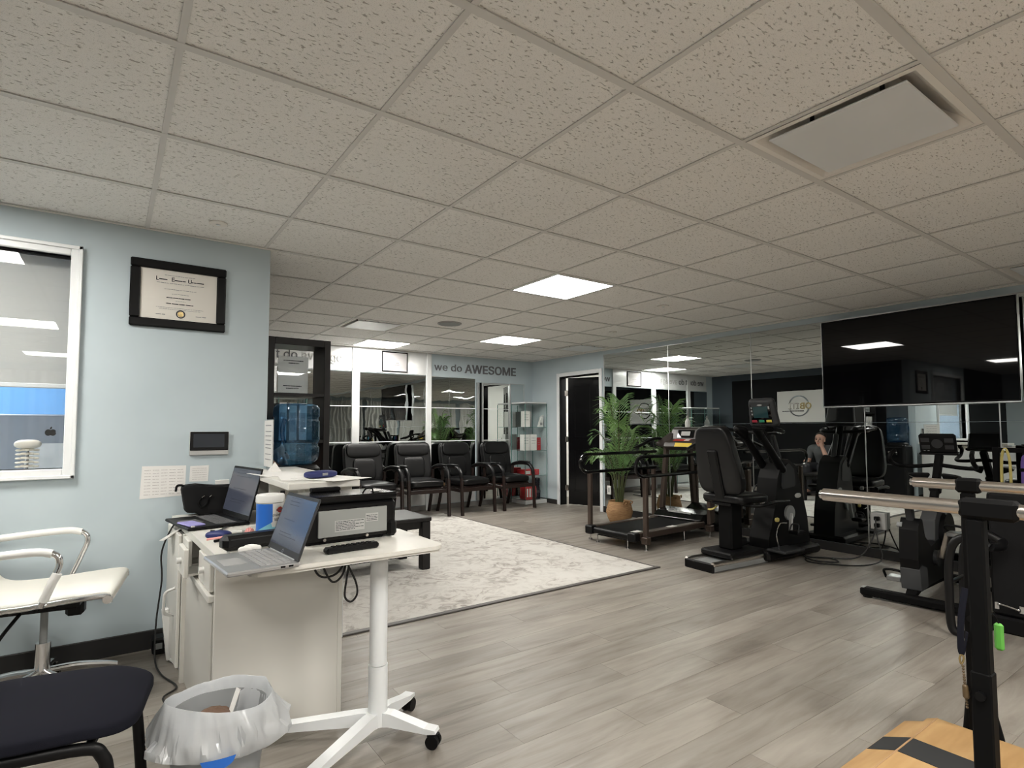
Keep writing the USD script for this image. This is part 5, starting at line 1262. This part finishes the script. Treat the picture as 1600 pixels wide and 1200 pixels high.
for s__ in (-1, 1):
    MB().tube([(.32, s__ * .02, .90), (.31, s__ * .15, .885), (.25, s__ * .24, .89), (.12, s__ * .255, .93), (.10, s__ * .25, .98), (.17, s__ * .24, 1.01)], .015, n=10).build('handlebar', L['black_matte'], t)
    MB().hull([(.24, s__ * .05, .83, .014), (.22, s__ * .15, .82, .012), (.23, s__ * .07, .79, .014), (.14, s__ * .14, .835, .010)]).build('elbow_pad', L['black_leather'], t)
    MB().cyl((-.08, s__ * .056, .27), (-.08, s__ * .08, .27), .055, n=20).build('crank_hub', L['grey_dark'], t)
    e = (-.08 - s__ * .13, s__ * .10, .27 - s__ * .16)
    MB().bar((-.08, s__ * .09, .27), e, .016, .03, .004, up=(0, 1, 0)).build('crank_arm', L['steel'], t, smooth=False)
    pd = MB().b2((e[0] - .05, s__ * .15 - .045, e[2] - .016), (e[0] + .05, s__ * .15 + .045, e[2] + .016), .005).build('pedal', L['aluminium'], t, smooth=False)
    MB().tube([(e[0] + .03, s__ * .10, e[2]), (e[0] - .05, s__ * .105, e[2] + .06), (e[0] - .06, s__ * .20, e[2] + .06), (e[0] - .02, s__ * .205, e[2])], .009).build('strap', L['black_plastic'], pd)
A = rot(ry=-18); A[:3, 3] = (.355, 0, .985)
hd = MB(A).box((.0, 0, .085), (.035, .235, .155), .014).build('console', L['black_plastic'], t, smooth=False)
MB(A).box((.002, 0, .004), (.05, .25, .018), .006).build('tablet_ledge', L['black_plastic'], hd, smooth=False)
MB(A).add(trimesh.creation.cylinder(.036, .006), frame((-.0185, 0, .088), (0, 1, 0), (0, 0, 1))).build('dial', L['grey_dark'], hd)
for y, z in ((.075, .115), (.075, .06), (-.075, .115), (-.075, .06)): MB(A).box((-.0185, y, z), (.003, .055, .032), .001).build('key_group', L['grey_dark'], hd, smooth=False)
for y in (.085, .06): MB(A).box((-.0185, y, .03), (.003, .012, .008), .001).build('key', L['grey_mid'], hd, smooth=False)

# parallel bars in the right foreground
t = thing('parallel_bars', 'steel walking bars on black posts in the right foreground', 'parallel bars', (2.3, .3, 0))
for x, post_y, nm in ((1.97, .545, 'n'), (2.72, .775, 'f')):
    z = .962
    rl = MB().cyl((x, .955, z), (x, -2.0, z), .0205, n=28).build('rail', L['steel'], t, w=True)
    MB().cyl((x, .955, z), (x, .966, z), .014, n=20).build('rail_cap', L['chrome'], rl, w=True)
    MB().b2((x - .027, post_y - (.095 if x < 2.5 else .045), z - .028), (x + .027, post_y + .035, z + .028), .010).build('rail_sleeve', L['black_matte'], t, smooth=False, w=True)
    MB().b2((x - .0205, post_y - .0205, .36), (x + .0205, post_y + .0205, z - .0285), .005).build('post', L['black_matte'], t, smooth=False, w=True)
    MB().b2((x - .0235, post_y - .0235, .0), (x + .0235, post_y + .0235, .52), .004).build('post_sleeve', L['black_matte'], t, smooth=False, w=True)
    MB().cyl((x - .0236, post_y, .46), (x - .036, post_y, .46), .012, n=12).build('lock_knob', L['black_plastic'], t, w=True)
    MB().b2((x - .024, -1.6, .0), (x + .024, -1.55, z - .02), .005).build('post', L['black_matte'], t, smooth=False, w=True)
MB().hull([(2.72, .775, .30, .02), (2.72, .725, .03, .028), (2.72, .80, .03, .022)]).build('post_foot', L['black_matte'], t, w=True)
t = thing('walking_platform', 'tan plywood walking platform with a black grip stripe under the steel bars', 'platform', (2.35, -.4, 0))
PX0, PX1 = 2.03, 2.685
MB().b2((PX0, -2.0, .0), (PX1, .895, .045)).build('deck', L['plywood'], t, smooth=False, w=True)
MB().yz([(.897, .0), (.897, .0448), (.992, .008), (.995, .0)], PX0, PX1 - .045).yz([(.897, .0), (.897, .0448), (.93, .03), (.935, .0)], PX1 - .045, PX1).build('ramp', L['plywood'], t, smooth=False, w=True)
MB().b2((PX0, .892, .0446), (PX1, .8968, .0462)).build('joint_strip', L['plywood_edge'], t, smooth=False, w=True)
MB().b2((2.30, -2.0, .0452), (2.44, .890, .0464)).build('grip_stripe', L['grip_tape'], t, smooth=False, w=True)
MB().add(trimesh.Trimesh([(2.30, .898, .0456), (2.44, .898, .0456), (2.44, .990, .0096), (2.30, .990, .0096), (2.30, .898, .0446), (2.44, .898, .0446), (2.44, .990, .0086), (2.30, .990, .0086)],
    [[0, 1, 2], [0, 2, 3], [4, 6, 5], [4, 7, 6], [0, 4, 5], [0, 5, 1], [3, 2, 6], [3, 6, 7], [0, 3, 7], [0, 7, 4], [1, 5, 6], [1, 6, 2]], process=False)).build('grip_stripe', L['grip_tape'], t, smooth=False, w=True)
t = thing('hanging_strap', 'black strap with a beaded chain hanging beside the near post of the bars', 'strap', (1.94, .60, .6))
MB().tube([(1.952, .572, .74), (1.946, .582, .66), (1.946, .586, .58), (1.95, .582, .56), (1.954, .572, .62)], .008, flat=(1, .3)).build('loop', L['black_fabric'], t, w=True)
MB().tube([(1.95, .585, .56), (1.947, .590, .545), (1.949, .587, .53), (1.953, .582, .545), (1.95, .585, .56)], .0025).build('ring', L['gold'], t, w=True)
b_ = MB()
for k in range(16): b_.add(trimesh.creation.icosphere(1, .0036), trimesh.transformations.translation_matrix((1.950 + .0003 * k, .584 - .0003 * k, .525 - k * .0074)))
b_.build('bead_chain', L['bead_brown'], t, kind='stuff', w=True)
MB().hull([(1.951, .581, .47, .007), (1.952, .58, .445, .008)]).build('charm', L['bead_brown'], t, w=True)
t = thing('green_tag', 'bright green tag hanging behind the near post of the bars', 'tag', (2.02, .53, .6))
MB().box((2.03, .522, .606), (.012, .022, .075), .006).build('tag', L['green_tag'], t, smooth=False, w=True)
MB().tube([(2.03, .522, .643), (2.02, .53, .665), (1.996, .545, .675)], .002).build('cord', L['black_matte'], t, w=True)

# things at the right edge
t = thing('flight_case', 'big black padded case with a small silver latch at the right edge', 'case', (4.55, .82, 0))
MB().b2((-.30, -.42, .10), (.28, .30, .80), .012).build('body', L['black_cloth'], t, smooth=False)
MB().b2((-.315, -.44, .0), (.30, .32, .095), .012).build('base', L['black_plastic'], t, smooth=False)
MB().tube([(-.302, .27, .155), (-.318, .26, .165), (-.322, .22, .16), (-.318, .18, .15), (-.302, .17, .14)], .006).build('latch', L['chrome'], t)
for y in (.275, .165): MB().b2((-.306, y - .01, .13), (-.3005, y + .01, .17), .001).build('latch_plate', L['chrome'], t, smooth=False)
t = thing('ab_roller', 'black curved padded exercise roller frame between the upright bike and the case', 'exercise roller', (4.05, 1.17, 0))
for x in (-.09, .14):
    MB().tube([(x, -.06, .03), (x, .02, .022), (x, .06, .05), (x, .065, .22), (x, .06, .42), (x, .03, .53), (x, -.04, .57), (x, -.13, .53)], .022, n=12).build('side_tube', L['black_leather'], t)
MB().tube([(-.09, -.13, .53), (.02, -.15, .52), (.14, -.13, .53)], .022, n=12).build('head_rest', L['black_leather'], t)
MB().tube([(-.09, .06, .30), (.02, .06, .30), (.14, .06, .30)], .012, n=10).build('cross_bar', L['steel'], t)
t = thing('band_rack', 'black rack hung with yellow, purple and teal exercise bands by the mirror', 'rack', (5.42, 1.12, 0))
for y in (-.24, .24):
    MB().b2((-.02, y - .02, .03), (.02, y + .02, 1.04), .004).build('upright', L['black_matte'], t, smooth=False)
    MB().b2((-.20, y - .025, 0), (.20, y + .025, .03), .006).build('foot', L['black_matte'], t, smooth=False)
MB().b2((-.018, -.2595, 1.0), (.018, .2595, 1.035), .004).build('top_bar', L['black_matte'], t, smooth=False)
for y in (.17, .05, -.05, -.15): MB().cyl((-.018, y, 1.015), (-.085, y, 1.025), .007, n=10).build('hook', L['chrome'], t)
for nm, y, mm, lb in (('exercise_tube', .17, 'tube_yellow', 'yellow exercise tube hanging from the left hook of the band rack'),):
    t2 = thing(nm, lb, 'exercise band', (5.37, 1.12 + y, .6))
    MB().tube([(0, -.02, .12), (0, -.018, .34), (-.004, .0, .426), (0, .02, .40), (.0, .03, .3), (0, .032, .0), (0, .02, -.18), (0, .0, -.22), (0, -.02, -.16), (0, -.02, .12)], .009).build('tube', L[mm], t2)
    MB().cyl((0, -.03, -.22), (0, .03, -.22), .016, n=12).build('grip', L['black_matte'], t2)
for y, mm, lb in ((.05, 'purple', 'purple rolled mat strap hanging in the middle of the band rack'), (-.05, 'teal', 'teal band bundle hanging right of the purple one on the rack'), (-.15, 'black_fabric', 'black band bundle at the right end of the rack')):
    t2 = thing('band_bundle', lb, 'exercise band', (5.375, 1.12 + y, .62), group='bands on the rack')
    MB().sup((0, 0, .16), (.05, .085, .42), .5, .4).build('bundle', L[mm], t2)
    MB().tube([(0, -.02, .34), (0, -.012, .405), (0, .012, .405), (0, .02, .34)], .006).build('loop', L['black_matte'], t2)
    MB().box((0, 0, .26), (.055, .09, .025), .004).build('band', L['black_matte'], t2, smooth=False)
t = thing('floor_outlet', 'pale power box with plugs low on the mirror wall between the bikes', 'outlet', (MX - .04, 2.28, .34))
MB().b2((-.02, -.06, -.07), (.025, .06, .08), .004).build('box', L['grey_light'], t, smooth=False)
for z in (-.03, .03):
    MB().b2((-.06, -.02, z - .018), (-.0205, .02, z + .018), .006).build('plug', L['black_plastic'], t, smooth=False)
t = thing('machine_cable', 'black power cables lying on the floor by the mirror between the bikes', 'cable', (5.4, 2.5, 0))
for pts in ([(5.615, 2.28, .31), (5.58, 2.30, .18), (5.5, 2.38, .03), (5.35, 2.55, .008), (5.25, 2.72, .008), (5.45, 2.9, .03)], [(5.615, 2.28, .37), (5.57, 2.25, .2), (5.52, 2.2, .04), (5.3, 2.25, .008), (5.12, 2.42, .008), (5.05, 2.6, .008), (5.2, 2.68, .008), (5.32, 2.55, .012), (5.2, 2.42, .016), (5.1, 2.6, .016), (5.3, 2.8, .02)]):
    MB().tube(pts, .006).build('cord', L['cable'], t, w=True)

# ------------------------------------------------------------------ left foreground
t = thing('office_chair', 'white leather office chair with chrome arms by the window wall', 'office chair', (-.215, 3.265, 0), -8)
sp = [(.27, .455), (.255, .485), (.12, .480), (-.05, .468), (-.18, .475), (-.235, .52), (-.265, .62), (-.30, .80), (-.335, .97)]
P2 = spline([(x, 0, z) for x, z in sp], 6); v = []; f_ = []
for side in (0, 1):
    for k, p in enumerate(P2):
        tn = P2[min(k + 1, len(P2) - 1)] - P2[max(k - 1, 0)]; tn /= np.linalg.norm(tn); nr = np.array([-tn[2], 0, tn[0]]) * (.009 if side else -.009)
        for y in (-.245, .245): v.append(p + nr + (0, y, 0))
n = len(P2)
for k in range(n - 1):
    a = 2 * k; b = 2 * n + a
    f_ += [[a, a + 1, a + 3], [a, a + 3, a + 2], [b, b + 3, b + 1], [b, b + 2, b + 3], [a, a + 2, b + 2], [a, b + 2, b], [a + 1, b + 3, a + 3], [a + 1, b + 1, b + 3]]
e = 2 * n - 2; f_ += [[0, 2 * n, 2 * n + 1], [0, 2 * n + 1, 1], [e, e + 1, 2 * n + e + 1], [e, 2 * n + e + 1, 2 * n + e]]
MB().add(trimesh.Trimesh(v, f_, process=False)).build('sling', L['white_leather'], t, smooth=40)
for y in (-.25, .25):
    MB().tube([(x, y, z - .006) for x, z in sp], .011, n=10).build('side_frame', L['chrome'], t)
    MB().cyl((.262, y - .012, .466), (.262, y + .012, .466), .017, n=18).build('end_cap', L['chrome'], t)
    s__ = 1 if y > 0 else -1; yy = y + s__ * .028
    MB().tube([(-.295, y, .655), (-.26, yy, .672), (-.1, yy, .685), (.03, yy, .69), (.085, yy, .675), (.10, yy, .635), (.075, yy, .56), (.04, y + s__ * .012, .465)], .0125, n=12).build('armrest', L['chrome'], t)
    MB().tube([(-.25, yy, .673), (-.1, yy, .6855), (.02, yy, .6905), (.075, yy, .680)], .0165, n=12).build('arm_cover', L['white_plastic'], t)
    if s__ < 0: MB().tube([(.095, yy, .60), (.075, yy, .555), (.05, y - .016, .49)], .017, n=12).build('arm_wrap', L['white_plastic'], t)
MB().bar((.0, -.25, .452), (.0, .25, .452), .05, .02, .006).build('cross_bar', L['black_plastic'], t, smooth=False)
MB().b2((-.16, -.10, .40), (.14, .10, .442), .012).build('tilt_mechanism', L['black_plastic'], t, smooth=False)
MB().b2((.06, .06, .33), (.13, .13, .41), .012).build('tension_box', L['black_plastic'], t, smooth=False)
MB().tube([(-.06, -.09, .41), (-.09, -.17, .36), (-.115, -.22, .31)], .007).hull([(-.112, -.215, .315, .012), (-.125, -.245, .275, .012)]).build('tilt_lever', L['black_plastic'], t)
MB().cyl((0, 0, .22), (0, 0, .41), .014, n=18).build('gas_spring', L['grey_mid'], t)
MB().cyl((0, 0, .10), (0, 0, .25), .028, n=24).build('column', L['chrome'], t)
for k in range(5):
    a = math.radians(20 + 72 * k); ca, sa = math.cos(a), math.sin(a)
    if sa > .6: pass
    lg = MB().tube([(ca * .02, sa * .02, .125), (ca * .12, sa * .12, .118), (ca * .22, sa * .22, .095), (ca * .275, sa * .275, .075)], .017, n=10, flat=(1.0, .8)).build('base_leg', L['chrome'], t)
    MB().cyl((ca * .27 - sa * .022, sa * .27 + ca * .022, .026), (ca * .27 + sa * .022, sa * .27 - ca * .022, .026), .026, n=18).cyl((ca * .272, sa * .272, .03), (ca * .272, sa * .272, .075), .007, n=8).build('caster', L['black_plastic'], lg)

t = thing('stacking_chair', 'black padded stacking chair in the lower left foreground', 'chair', (-.115, 2.0, 0), -11)
def seat_fn(v):
    x, y, z = v.T
    return np.stack([x, y * (1 - .22 * np.clip(x, 0, .3) / .24 * np.clip(x, 0, .3) / .24), z + .010 * np.cos(y * 7) - .02 * np.clip(x - .12, 0, 1) / .12], 1)
MB().sup((0, 0, .435), (.46, .44, .055), .34, .5, n=40, fn=seat_fn).build('seat', L['black_fabric'], t)
A = rot(ry=-12); A[:3, 3] = (-.24, 0, .55)
MB(A).sup((0, 0, .17), (.05, .43, .32), .4, .4).build('backrest', L['black_fabric'], t)
for s__ in (-1, 1):
    MB().tube([(-.22, s__ * .19, .395), (-.05, s__ * .195, .398), (.12, s__ * .19, .395), (.16, s__ * .188, .37), (.175, s__ * .19, .30), (.20, s__ * .195, 0)], .0125, n=12, flat=(1, 1.25)).build('front_leg', L['black_plastic'], t)
    MB().tube([(-.26, s__ * .19, .75), (-.23, s__ * .19, .52), (-.205, s__ * .19, .40), (-.24, s__ * .2, .2), (-.29, s__ * .21, 0)], .0125, n=12).build('rear_leg', L['black_plastic'], t)
MB().bar((.13, -.185, .392), (.13, .185, .392), .02, .02, .004).build('seat_rail', L['black_plastic'], t, smooth=False)

t = thing('waste_bin', 'grey waste bin lined with a white bag, in front of the reception desk', 'waste bin', (.305, 2.03, 0))
MB().lathe([(.0005, .004), (.105, .0), (.11, .006), (.145, .30), (.15, .303), (.15, .31), (.141, .31), (.105, .012), (.0005, .012)], n=44, sy=.9).build('bin', L['bin_grey'], t, smooth=50)
ang = np.linspace(0, 2 * PI, 145)[:-1]
prof = [(.118, .14, 0), (.130, .22, .006), (.140, .30, .006), (.147, .338, .006), (.150, .348, .006), (.1515, .349, .006), (.155, .335, .008), (.163, .300, .016), (.172, .265, .024), (.177, .235, .028), (.174, .212, .028), (.166, .205, .02)]
v = []; f_ = []
for r_, z_, w_ in prof:
    for a in ang:
        q8 = round(a / (2 * PI / 9)) * 2 * PI / 9; facet = math.cos(PI / 9) / math.cos(a - q8) - .97          # polygonal stretch of the film
        fold = (abs(math.sin(a * 8.5 + 2.2 * math.sin(a * 3) + z_ * 14)) ** .6 - .6)
        p = np.array([[math.cos(a) * 3.2, math.sin(a) * 3.2, z_ * 11]]); n2 = float(meshkit.fbm(p + 9, 3)[0]) - .5
        out = r_ > .153
        rr = r_ + w_ * (.14 * fold + 3.0 * n2) * (1.0 if out else .8) + (.012 * facet if not out else 0)
        bulge = 1 + (.20 * max(0, math.cos(a - .1)) ** 4 + .10 * max(0, math.cos(a - 3.5)) ** 4) * (out * min(1, (.349 - z_) / .08))
        rim = max(0, 1 - abs(z_ - .345) / .05)
        zz = z_ + rim * (.012 * math.cos(a * 2 - 1.2) + .012 * n2 - .014 * math.cos(a - .2)) + (out * (.05 * n2 + .022 * math.cos(a - 3.7)) * min(1, (.349 - z_) / .1))
        v.append((rr * bulge * math.cos(a) * 1.0, rr * bulge * math.sin(a) * .92, zz))
N = len(ang)
for i in range(len(prof) - 1):
    for j in range(N):
        k = (j + 1) % N; f_ += [[i * N + j, (i + 1) * N + k, i * N + k], [i * N + j, (i + 1) * N + j, (i + 1) * N + k]]
liner = MB().add(trimesh.Trimesh(v, f_, process=False)).build('liner', L['liner'], t, smooth=28)
dsk = MB()
for k in range(13):
    a0, a1 = math.radians(248 + k * 2.2), math.radians(248 + (k + 1) * 2.2); u0, u1 = abs(k - 6.5) / 6.5, abs(k + 1 - 6.5) / 6.5
    q = lambda a, z: (.189 * math.cos(a), .189 * math.sin(a) * .94, z)
    h0, h1 = .03 * math.sqrt(max(0, 1 - u0 * u0)), .03 * math.sqrt(max(0, 1 - u1 * u1))
    dsk.add(trimesh.Trimesh([q(a0, .238), q(a1, .238), q(a1, .238 - h1), q(a0, .238 - h0)], [[0, 2, 1], [0, 3, 2]], process=False))
dsk.build('blue_print', L['label_blue'], liner, smooth=False)
t = thing('crumpled_paper', 'crumpled brown paper towel inside the waste bin', 'paper towel', (.29, 2.05, .24))
MB().sup((0, 0, .02), (.12, .10, .08), .9, .9, n=30, fn=lambda v: v * (1 + .35 * (meshkit.fbm(v * 40 + 3, 3)[:, None] - .5))).build('wad', L['tissue_brown'], t)
MB().bar((.05, 0, .03), (.075, .01, .10), .02, .003).build('straw_paper', L['paper'], t, smooth=False)
